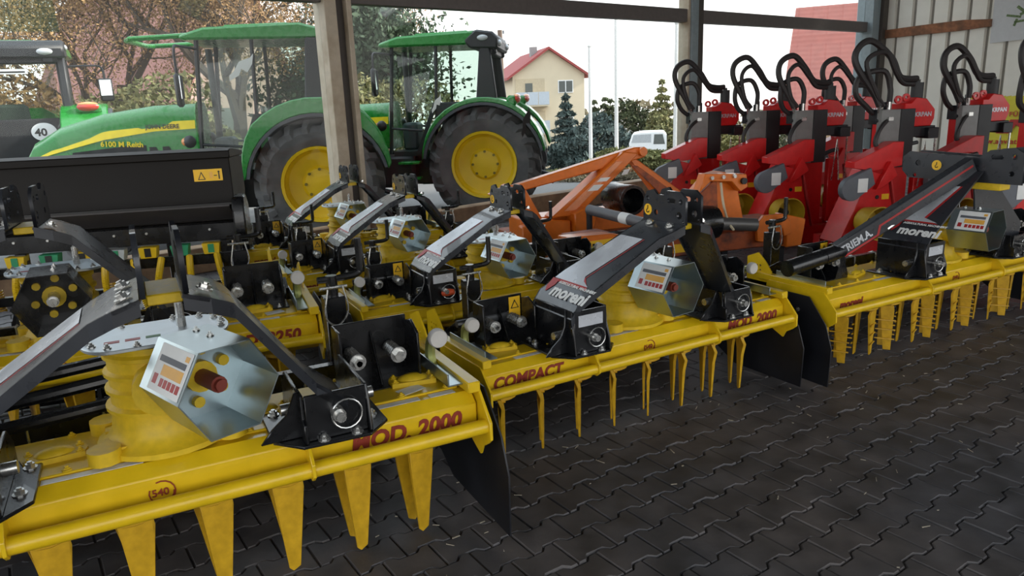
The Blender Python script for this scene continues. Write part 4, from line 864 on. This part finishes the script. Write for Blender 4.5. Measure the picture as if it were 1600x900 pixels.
    for sg in (-1,1):
        y0=sg*.80; y1=sg*.70
        pil((1.16,y0*.88,1.12),(1.02,y1,ZT)); pil((.34,y0,1.25),(.28,y1,ZT),.06); pil((-.02,y0,1.92),(.28,y1,ZT),.0001) if False else None
        MB().prism([(-.62,1.62),(.30,1.62),(.34,1.95),(-.36,1.95),(-.46,ZT),(-.62,ZT),(-.74,1.70)],'xz',sg*.70,sg*.80).build('cab_rear_corner',BPL,cb,bevel=.02)
        MB().prism([(.62,1.12),(.70,1.12),(.36,1.95),(.28,1.95)],'xz',sg*.77,sg*.81).build('door_frame',BPL,cb,bevel=.008)
        MB().add([(1.12,y0*.9,1.16),(.68,y0,1.16),(.35,y0,1.95),(.30,y1,ZT),(1.03,y1,ZT)],[(0,1,2,3,4)]).build('door_glass',TGL,cb,smooth=0)
        MB().add([(.30,y0,1.97),(-.36,y0,1.97),(-.45,y1,ZT),(.26,y1,ZT)],[(0,1,2,3)]).build('side_glass',TGL,cb,smooth=0)
        MB().tube([(1.10,y0*.95,1.55),(.56,y0*1.01,1.50)],.02,n=6).build('door_bar',BPL,cb)
        # mirrors
        mr=MB().tube(crv([(1.02,y1,ZT-.12),(1.18,sg*1.0,ZT-.10),(1.22,sg*1.18,ZT-.14),(1.22,sg*1.20,2.40)],4),.018,n=6).build('mirror_arm',BPL,T)
        MB().box((1.22,sg*1.20,2.30),(.07,.20,.44)).build('mirror_housing',BPL,mr,bevel=.03); MB().box((1.178,sg*1.20,2.34),(.008,.16,.30)).build('mirror_glass',mat('mirror_face',(.75,.78,.8),.05,metal=1,var=0,rvar=0),mr)
        # fenders
        arc=[(RX+(ro_:=1.03+fw*min(1,(a-4)/40,(178-a)/60))*math.cos(R_(a)),.93+ro_*math.sin(R_(a))) for a in range(6,176,10)]+[(RX+1.0*math.cos(R_(a)),.93+1.0*math.sin(R_(a))) for a in range(170,4,-10)]
        MB().prism(arc,'xz',sg*.66,sg*1.22).build('fender',GRE,T,bevel=.015)
        MB().prism([(x*1.0,z) for x,z in [(RX+1.0*math.cos(R_(a)),.93+1.0*math.sin(R_(a))) for a in range(8,176,8)]+[(RX+.955*math.cos(R_(a)),.93+.955*math.sin(R_(a))) for a in range(168,2,-8)]],'xz',sg*1.20,sg*1.27).build('fender_lip',mat('fender_lip_grey',(.05,.055,.065),.45),T)
        MB().box((-.98,sg*1.0,1.93),(.16,.30,.17)).build('tail_lamp_housing',GRE,T,bevel=.04)
        tl=MB().sph((-1.06,sg*1.0,1.96),.14,10,(.45,1,.55)).build('tail_lamp',mat('tail_lamp_red',(.60,.06,.04),.2,coat=.5),T)
        MB().sph((-1.06,sg*1.0,2.0),.125,10,(.47,1,.32)).build('indicator_lens',mat('tail_lamp_amber',(.80,.30,.10),.2,coat=.5),tl)
        MB().bb(.75,1.45,sg*.40,sg*.78,.55,1.10).build('fuel_tank',BPL,T,bevel=.06)
        for z in (.45,.72,.98): part('step%d'%sg,'step',lambda:MB().bb(.62,.98,sg*.78,sg*1.0,-.02,.02),GRE,T,loc=(0,0,z),bevel=.006)
        MB().sph((1.28,sg*.74,1.60),.09,10).build('front_work_lamp',BPL,T); MB().sph((1.34,sg*.74,1.60),.06,8).build('amber_indicator',mat('tail_lamp_amber',(.80,.30,.10),.2),T)
        MB().box((-.66,sg*.62,ZT-.12),(.12,.16,.12)).build('rear_work_lamp',BPL,T,bevel=.03)
    MB().add([(1.17,.70,1.30),(1.17,-.70,1.30),(1.03,-.69,ZT),(1.03,.69,ZT)],[(0,1,2,3)]).build('windscreen',TGL,cb,smooth=0)
    MB().add([(-.63,.66,1.80),(-.63,-.66,1.80),(-.55,-.64,ZT-.1),(-.55,.64,ZT-.1)],[(3,2,1,0)]).build('rear_glass',TGL,cb,smooth=0)
    MB().bb(-.66,-.58,-.72,.72,1.05,1.80).build('rear_wall',BPL,cb,bevel=.02); MB().bb(-.68,-.50,-.72,.72,ZT-.18,ZT+.04).build('rear_header',BPL,cb,bevel=.02)
    rf=[(-.72,ZT-.02),(1.22,ZT),(1.24,ZT+.06),(.9,ZT+.16),(-.40,ZT+.20),(-.70,ZT+.12)]
    ro=MB().prism(rf,'xz',-.80,.80).build('roof',GRE,T,bevel=.04); MB().prism([(-.25,ZT+.19),(-.22,ZT+.24),(.66,ZT+.22),(.72,ZT+.17)],'xz',-.45,.45).build('roof_hatch',GRE,ro,bevel=.02)
    if visor: MB().tube([(1.0,-.72,ZT+.07),(1.9,-.66,ZT+.04),(1.98,-.5,ZT+.03),(1.98,.5,ZT+.03),(1.9,.66,ZT+.04),(1.0,.72,ZT+.07)],.035,n=8).build('visor_frame',GRE,ro)
    for sg in (-1,1):
        lm=MB().sph((-.70,sg*.62,ZT+.04),.11,10,(.5,1,.55)).build('roof_lamp',mat('lamp_glass_grey',(.55,.57,.58),.15),ro); MB().sph((-.70,sg*.36,ZT+.04),.07,8,(.5,1,.8)).build('roof_lamp',mat('lamp_glass_grey',(.55,.57,.58),.15),ro)
    MB().bb(-.735,-.68,-.28,.28,ZT,ZT+.1).build('roof_grille',BPL,ro,bevel=.01)
    if fascia:
        MB().prism([(-.76,ZT-.10),(-.76,ZT+.08),(-.68,ZT+.17),(-.40,ZT+.215),(-.20,ZT+.05),(-.30,ZT-.08)],'xz',-.82,.82).build('roof_fascia',BPL,ro,bevel=.03)
        for sg in (-1,1):
            MB().sph((-.77,sg*.60,ZT+.0),.10,10,(.4,1,.55)).build('roof_lamp',mat('lamp_glass_grey',(.55,.57,.58),.15),ro); MB().sph((-.52,sg*.83,ZT+.08),.09,10,(1,.3,.5)).build('roof_lamp',mat('lamp_glass_grey',(.55,.57,.58),.15),ro)
    # interior
    MB().prism([(-.35,1.30),(.20,1.30),(.22,1.42),(-.15,1.46),(-.28,2.05),(-.40,2.05)],'xz',-.26,.26).build('driver_seat',mat('seat_cloth',(.10,.12,.10),.8),cb,bevel=.05)
    MB().bb(.78,1.05,-.25,.25,1.15,1.62).build('dashboard',GPL,cb,bevel=.04); MB().lathe([(.17,-.012),(.195,-.012),(.195,.012),(.17,.012)],(0,0,0),20,'z',True).build('steering_wheel',BPL,cb); cb.children[-1].location=(.70,0,1.72); cb.children[-1].rotation_euler=(0,R_(-25),0)
    MB().bb(-.1,.35,-.62,-.34,1.30,1.66).build('armrest_console',GPL,cb,bevel=.04); MB().bb(-.55,1.1,-.74,.74,1.08,1.16).build('cab_floor',BPL,cb)
    # exhaust, rear linkage
    MB().tube([(1.12,-.62,1.4),(1.12,-.62,2.95)],.05,n=10).build('exhaust',BPL,T)
    MB().bb(-1.3,-.85,-.45,.45,.55,1.0).build('rear_linkage',BPL,T,bevel=.04)
    for sg in (-1,1): MB().tube([(-1.0,sg*.3,.75),(-1.6,sg*.42,.55)],.045,n=8).build('lift_arm',BPL,T)
    if plate:
        pl=MB().lathe([(0,-.008),(.15,-.008),(.15,.008),(0,.008)],(-.672,-.42,1.58),28,'x').build('speed_sign',WHT,T)
        text('40',.17,BLKP,pl,(-.683,-.31,1.52),(math.pi/2,0,-math.pi/2),bold=.005,sx=.85)
        MB().bb(-.665,-.66,-.36,.0,2.52,2.60).build('glass_label',WHT,cb); MB().bb(-.668,-.665,-.33,-.03,2.54,2.565).build('label_print',BLKP,cb)
    return T
tractor('green tractor left of the cream post with JOHN DEERE on its hood',(-3.66,12.75),190,1.08,visor=True,cz=.12,hz=.15,fw=.19)
tractor('green tractor right of the cream post with its large yellow rear rim',(-.83,15.0),174,1.11,letters=False,fascia=True)
t1=tractor('tractor at the far left seen from behind with a round 40 sign',(-10.3,16.0),116,1.0,letters=False,plate=True,fascia=True); t1.scale=(1.5,1.5,1.2)
# ================================================================ OUTDOORS
def rv(r): 
    while True:
        v=Vector((r.uniform(-1,1),r.uniform(-1,1),r.uniform(-1,1)))
        if .05<v.length<1: return v
def leaves(pts,size,r,mb=None):
    b=mb or MB()
    for p in pts:
        a=rv(r).normalized(); c=a.orthogonal().normalized(); c=(c*math.cos(r.random()*6)+a.cross(c)*math.sin(r.random()*6)); s=size*r.uniform(.6,1.3)
        d=a.cross(c).normalized(); b.add([p-c*s*.9,p+d*s*.45,p+c*s*.9,p-d*s*.45],[(0,1,2,3)])
    return b
def lmat(name,c1,c2):
    return mat(name,tuple((a+b)/2 for a,b in zip(c1,c2)),.75,var=.5,scale=1.6,dirt=c2,dscale=2.2,spec=.2)
BARK=mat('bark',(.10,.075,.055),.9,var=.3,scale=8,bump=.2)
def tree(name,label,loc,h,r,seed,leafm,nleaf,lsize,spread=.5,levels=4,group='trees outside',trunk=.22,up=.35):
    R=random.Random(seed); T=thing(name,label,'tree',loc,0,1,group); br=MB(); tips=[]
    def grow(p,d,l,rad,lv):
        n=4; pts=[p]; q=p.copy(); dd=d.copy()
        for i in range(n): dd=(dd+rv(R)*.18+Vector((0,0,.05))).normalized(); q=q+dd*l/n; pts.append(q.copy())
        br.tube(pts,[rad*(1-.45*i/n) for i in range(n+1)],n=6 if lv<2 else 4,caps=False)
        if lv>=2: tips.extend(pts[1:])
        if lv<levels:
            k=R.randint(3,4) if lv<3 else 3
            for i in range(k):
                nd=(dd*.55+rv(R).normalized()*spread*1.3+Vector((0,0,up))).normalized(); grow(pts[-1-R.randint(0,2)],nd,l*R.uniform(.62,.85),rad*.55,lv+1)
    grow(Vector((0,0,0)),Vector((R.uniform(-.05,.05),0,1)),h*.33,trunk,0)
    br.build('branches',BARK,T)
    P=[R.choice(tips)+rv(R)*r for _ in range(nleaf)]
    o=leaves(P,lsize,R).build('leaves',leafm,T,smooth=0); o['kind']='stuff'
    return T
BRN=lmat('autumn_leaf',(.50,.30,.12),(.32,.19,.09)); OLG=lmat('olive_leaf',(.16,.19,.08),(.24,.21,.09)); DGN=lmat('dark_evergreen',(.06,.10,.06),(.11,.15,.09)); BLG=lmat('blue_spruce',(.05,.085,.08),(.10,.13,.12)); HDG=lmat('hedge_leaf',(.13,.15,.05),(.20,.20,.09)); CYP=lmat('cypress_leaf',(.09,.10,.045),(.05,.065,.03)); FAR=lmat('far_wood',(.14,.14,.09),(.22,.17,.10))
tree('autumn_tree','bare-branched brown autumn tree behind the two left tractors',(-8.6,24,-.5),11,.9,2,BRN,60000,.045,.62,5,trunk=.30)
tree('autumn_tree','sparse brown tree at the upper left corner against the sky',(-18.5,27,-.8),11,.9,5,BRN,14000,.045,.7,5,trunk=.26)
tree('autumn_tree','thin-twigged brown tree just left of the cream post',(-6.0,31,-1.2),10,.9,8,BRN,24000,.05,.6,5,trunk=.2)
tree('autumn_tree','orange brown tree between the far left tractor and the visored cab',(-12.2,24,-.5),10,.9,17,BRN,50000,.045,.66,5,trunk=.24)
tree('broad_evergreen','large dark green tree above the right tractor roof',(-4.6,30,-1.2),8.0,1.1,31,DGN,20000,.13,.55,4,trunk=.25,group='trees outside')
def conifer(name,label,loc,h,rad,m,seed,n=9000,ls=.12,pw=1.,group='conifers outside'):
    R=random.Random(seed); T=thing(name,label,'tree',loc,0,1,group); MB().cyl((0,0,0),(0,0,h*.96),h*.022+.03,.02,n=7).build('trunk',BARK,T)
    P=[]
    lay=max(8,int(h*2.2))
    for _ in range(n):
        t=R.random()**.6; t=1-t; k=int(t*lay)/lay+R.random()*.35/lay; a=R.uniform(0,6.283); q=int(a*4)/4+R.gauss(0,.09)
        rr=rad*(1-k)**pw*math.sqrt(R.random())*(.75+.25*math.sin(q*7+int(t*lay)*2.1)); P.append(Vector((rr*math.cos(q),rr*math.sin(q),h*(.04+.96*k)-rr*.25)))
    o=leaves(P,ls,R).build('needles',m,T,smooth=0); o['kind']='stuff'; return T
def bush(name,label,loc,sx,sy,sz,m,seed,n=4000,ls=.08,cat='shrub',group='shrubs outside'):
    R=random.Random(seed); T=thing(name,label,cat,loc,0,1,group)
    st=MB()
    for i in range(7): v=rv(R); st.tube([(v.x*sx*.2,v.y*sy*.2,0),(v.x*sx*.5,v.y*sy*.5,sz*.5),(v.x*sx*.8,v.y*sy*.8,sz*.85)],.03,n=4)
    st.build('stems',BARK,T)['kind']='stuff'
    P=[]
    for _ in range(n):
        v=rv(R); v=v.normalized()*(v.length**.4); w_=1+.18*math.sin(v.x*5+seed)+.15*math.cos(v.z*6+v.y*4); P.append(Vector((v.x*sx*w_,v.y*sy*w_,sz*.5+v.z*sz*.5*w_)))
    o=leaves(P,ls,R).build('foliage',m,T,smooth=0); o['kind']='stuff'; return T
bush('autumn_shrub','brownish green shrub below the evergreen beside the right tractor mirror',(-4.0,24,-.7),2.6,1.3,3.4,OLG,4,8000,.10)
bush('autumn_shrub','leafy olive shrub visible through the left tractor cab',(-9.5,20,-.3),2.6,1.2,2.9,OLG,6,8000,.10)
bush('autumn_shrub','brown shrub behind the far left tractor cab',(-14.5,21,-.3),3.4,1.2,3.2,BRN,7,8000,.10)
def at(px,py,d):   # a point of the place seen through a pixel at a ground distance d
    v=_R*((px-800)/FPX)+_D*((py-450)/FPX)+_f; k=d/v.y; return Vector((0,0,CAM_H))+v*k
def gz_(y):
    for i in range(len(gy)-1):
        if gy[i]<=y<=gy[i+1]: return gz[i]+(gz[i+1]-gz[i])*(y-gy[i])/(gy[i+1]-gy[i])
    return gz[-1]
def ground(px,d): v=at(px,150,d); return (v.x,v.y,gz_(v.y))
def topz(px,py,d): return at(px,py,d).z
def con_at(name,label,px,py,d,rad,m,seed,**k): l=ground(px,d); return conifer(name,label,l,topz(px,py,d)-l[2],rad,m,seed,**k)
con_at('blue_spruce','blue grey spruce in front of the cream house',884,142,46,2.1,BLG,11,n=9000,ls=.20)
con_at('slim_spruce','tall slim spruce left of the steel window post',1034,118,50,2.2,OLG,12,n=7000,ls=.20)
con_at('columnar_cypress','single columnar cypress behind the thinner flagpole',928,150,52,.75,CYP,13,n=3500,ls=.18,pw=.35)
con_at('columnar_cypress','taller columnar cypress between the two flagpoles',945,146,53,.65,CYP,14,n=3500,ls=.18,pw=.35)
con_at('columnar_cypress','columnar cypress right beside the tall flagpole',953,149,53.5,.6,CYP,15,n=3000,ls=.18,pw=.35)
for i,(px,py,d,sx,m,lab) in enumerate(((905,205,44,1.6,BLG,'low bluish shrub at the foot of the spruce'),(940,188,45,2.2,BLG,'rounded bluish shrub under the cypresses'),(990,165,55,2.4,CYP,'dense green thuja clump right of the tall flagpole'),(1048,185,48,1.8,OLG,'olive shrub at the foot of the slim spruce'),(1125,205,50,3.0,OLG,'green shrub seen between the hose loops of the splitters'),(1210,190,60,5.0,CYP,'dark shrub mass behind the red splitters'))):
    l=ground(px,d); bush('garden_shrub',lab,l,sx,1.2,topz(px,py,d)-l[2],m,20+i,4500,.20)
for i,(px,py,d,sx,m,lab) in enumerate(((930,262,23,1.0,lmat('reddish_leaf',(.30,.12,.08),(.22,.16,.08)),'reddish brown shrub behind the orange top strut'),(1000,234,24,1.9,HDG,'yellow green hedge directly behind the orange mast'),(1060,238,24.5,1.5,HDG,'yellow green hedge behind the leftmost red splitter'),(1150,240,26,2.2,HDG,'yellow green hedge behind the middle red splitters'),(1010,272,20.5,2.2,lmat('dry_hedge',(.14,.12,.075),(.20,.17,.11)),'low dry brown hedge nearest the glazing'),(880,268,25,.9,HDG,'small green bush beside the big rear wheel'))):
    l=ground(px,d); bush('clipped_hedge',lab,l,sx,.7,topz(px,py,d)-l[2],m,40+i,6500,.07,'hedge','hedges outside')
# wooded ridge in the distance
wr=MB(); R=random.Random(9); P=[]
for i in range(9000):
    x=R.uniform(-70,130); hgt=6.2+1.2*math.sin(x*.11)+.8*math.sin(x*.31+1); P.append(Vector((x,R.uniform(108,122),-7+hgt*R.random())))
o=leaves(P,.75,R).build('wooded_ridge',FAR,smooth=0); tag(o,'distant brownish wooded ridge on the horizon','woodland',kind='stuff')
# cream house
def house(name,label,c,yaw,W,Lg,eave,ridge,wallm,roofm,base):
    T=thing(name,label,'house',(c[0],c[1],base),yaw,1,'houses outside'); e=eave-base; r_=ridge-base
    MB().prism([(-W/2,0),(W/2,0),(W/2,e),(0,r_),(-W/2,e)],'xz',0,Lg).build('walls',wallm,T)
    for sg in (-1,1):
        k=.12; ov=.5; dx=W/2+ov; ze=e-(r_-e)*ov/(W/2)
        V=[(0,-.4,r_),(sg*dx,-.4,ze),(sg*dx,Lg+.4,ze),(0,Lg+.4,r_)]; V+=[(x,y,z+.2) for x,y,z in V]
        F=[(0,1,2,3),(7,6,5,4),(0,4,5,1),(1,5,6,2),(2,6,7,3),(3,7,4,0)]
        MB().add(V,F if sg<0 else [tuple(reversed(f)) for f in F]).build('roof_slope',roofm,T,smooth=0)
    return T
def tiles(name,c1,c2,sc):
    m=mat(name,c1,.8,var=.2,scale=3); N=m.node_tree; b=N.nodes['Principled BSDF']; tc=N.nodes.new('ShaderNodeTexCoord'); wv=N.nodes.new('ShaderNodeTexWave'); wv.bands_direction='Z'; wv.inputs['Scale'].default_value=sc; wv.inputs['Distortion'].default_value=.3
    N.links.new(tc.outputs['Object'],wv.inputs['Vector']); old=b.inputs['Base Color'].links[0].from_socket; mx=N.nodes.new('ShaderNodeMixRGB'); mx.inputs[0].default_value=.5; rr=N.nodes.new('ShaderNodeValToRGB'); rr.color_ramp.elements[0].color=c2+(1,); rr.color_ramp.elements[1].color=c1+(1,)
    N.links.new(wv.outputs['Fac'],rr.inputs[0]); N.links.new(old,mx.inputs[1]); N.links.new(rr.outputs[0],mx.inputs[2]); N.links.new(mx.outputs[0],b.inputs['Base Color']); return m
RT=tiles('red_roof_tiles',(.30,.055,.05),(.20,.035,.035),1.6); PLA=mat('cream_plaster',(.62,.53,.38),.85,var=.05,scale=1.5); PLP=mat('pinkish_plaster',(.50,.33,.28),.85,var=.06)
hc=at(858,150,62); W=5.9
hs=house('cream_house','cream three-storey house with red roof and balconies beyond the tractor',(hc.x,hc.y),9,W,12,topz(858,117,62),topz(858,77,62),PLA,RT,-7.5)
zz=lambda py:topz(858,py,62)+7.5
SHD=mat('shutter_grey',(.10,.11,.10),.6); BAL=mat('balcony_panel',(.42,.47,.52),.5)
for zt,zb in ((126,146),(183,204)):
    wn=MB().bb(.75,2.0,-.05,.06,zz(zb),zz(zt)).build('window_frame',WHT,hs)
    for x0,x1 in ((.82,1.33),(1.42,1.93)): MB().bb(x0,x1,-.07,-.05,zz(zb)+.07,zz(zt)-.07).build('window_pane',SHD,wn)
for zt,zb,pt,pb in ((122,147,146,163),(172,193,191,207)):
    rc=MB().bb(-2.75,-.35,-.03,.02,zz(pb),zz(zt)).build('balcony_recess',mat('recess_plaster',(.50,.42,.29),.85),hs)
    MB().bb(-1.95,-1.35,-.05,-.02,zz(pb)+.05,zz(zt)-.35).build('balcony_door',SHD,rc)
    MB().bb(-2.9,-.1,-.95,0,zz(pb)-.12,zz(pb)).build('balcony_slab',PLA,hs); 
    for i in range(3): part('balp','balcony_panel',lambda:MB().bb(0,.86,-.98,-.94,0,1.0),BAL,hs,loc=(-2.86+i*.9,0,zz(pb)))
MB().bb(-.9,-.35,2.6,3.2,zz(95),zz(69)).build('chimney',mat('chimney_grey',(.25,.24,.24),.8),hs)
h2=at(330,150,38); hp=house('pink_house','large house with pinkish red roof behind the brown autumn tree',(h2.x+1.6,h2.y),70,9,8.6,1.8,9.5,PLP,tiles('pink_roof_tiles',(.34,.16,.13),(.26,.12,.10),2.2),-1.5)
for x in (-2,1.2): MB().bb(x,x+1.1,-.05,.02,2.2,3.5).build('window_pane',SHD,hp)
h3=at(1530,150,36); h3o=house('red_roof_house','house with steep red tiled roof outside the right-hand pane',(h3.x,h3.y),62,7,8,.6,5.6,mat('orange_plaster',(.62,.42,.26),.85),tiles('bright_roof_tiles',(.42,.15,.12),(.33,.10,.08),1.4),-2.2)
MB().bb(-1,.2,-.05,.02,1.6,2.9).build('window_pane',SHD,h3o)
# poles
def pole(name,label,px,d,top,r,m,cat,grp=None):
    l=ground(px,d); T=thing(name,label,cat,l,0,1,grp); h=topz(px,top,d)-l[2]
    MB().cyl((0,0,0),(0,0,h),r,r*.8,n=10).build('pole_shaft',m,T); return T,h
FPM=mat('flagpole_white',(.72,.71,.69),.45)
for px,d,top,lab in ((922,32,72,'short white flagpole beside the cypresses'),(963,30,28,'tall white flagpole in the middle of the wide pane'),(1056,28,36,'white flagpole next to the steel window post')):
    T,h=pole('flagpole',lab,px,d,top,.085,FPM,'flagpole','white flagpoles'); MB().sph((0,0,h),.10,8,(1,1,.6)).build('pole_cap',FPM,T); MB().cyl((0,0,0),(0,0,.5),.14,n=10).build('pole_base',STE,T)
T,h=pole('utility_pole','brown wooden utility pole in front of the red house roof',785,44,47,.17,mat('pole_wood',(.16,.11,.08),.85),'utility pole')
MB().bb(.0,.5,-.05,.05,h-.85,h-.75).build('crossarm',BARK,T); MB().cyl((.25,0,h-.75),(.25,0,h-.55),.05,n=8).build('insulator',GPL,T); MB().cyl((.2,0,h-.2),(.2,0,h-.02),.05,n=8).build('insulator',GPL,T)
# parked van
vl=at(1012,224,40); vn=thing('parked_van','white van parked behind the hedge near the steel post','van',(vl.x,vl.y,gz_(vl.y)),-12)
vz=vl.z-gz_(vl.y)-.9
MB().prism([(-.95,vz+.2),(-.98,vz+.9),(-.80,vz+1.42),(-.3,vz+1.50),(.80,vz+1.50),(.98,vz+1.3),(1.0,vz+.2)],'xz',0,1.7).build('van_body',WHT,vn,bevel=.05)
MB().prism([(.30,vz+.85),(.34,vz+1.36),(.78,vz+1.36),(.9,vz+.85)],'xz',-.01,.0).build('van_window',SHD,vn)
MB().prism([(-.85,vz+.95),(-.74,vz+1.35),(.18,vz+1.38),(.18,vz+.95)],'xz',-.01,.0).build('rear_window',mat('van_glass',(.45,.47,.48),.2),vn)
for x in (-.65,.65): MB().cyl((x,-.02,.33),(x,.2,.33),.33,n=16).build('van_wheel',RUB,vn)
MB().bb(-.97,.97,.05,1.6,.25,vz+.3).build('van_underbody',BPL,vn)
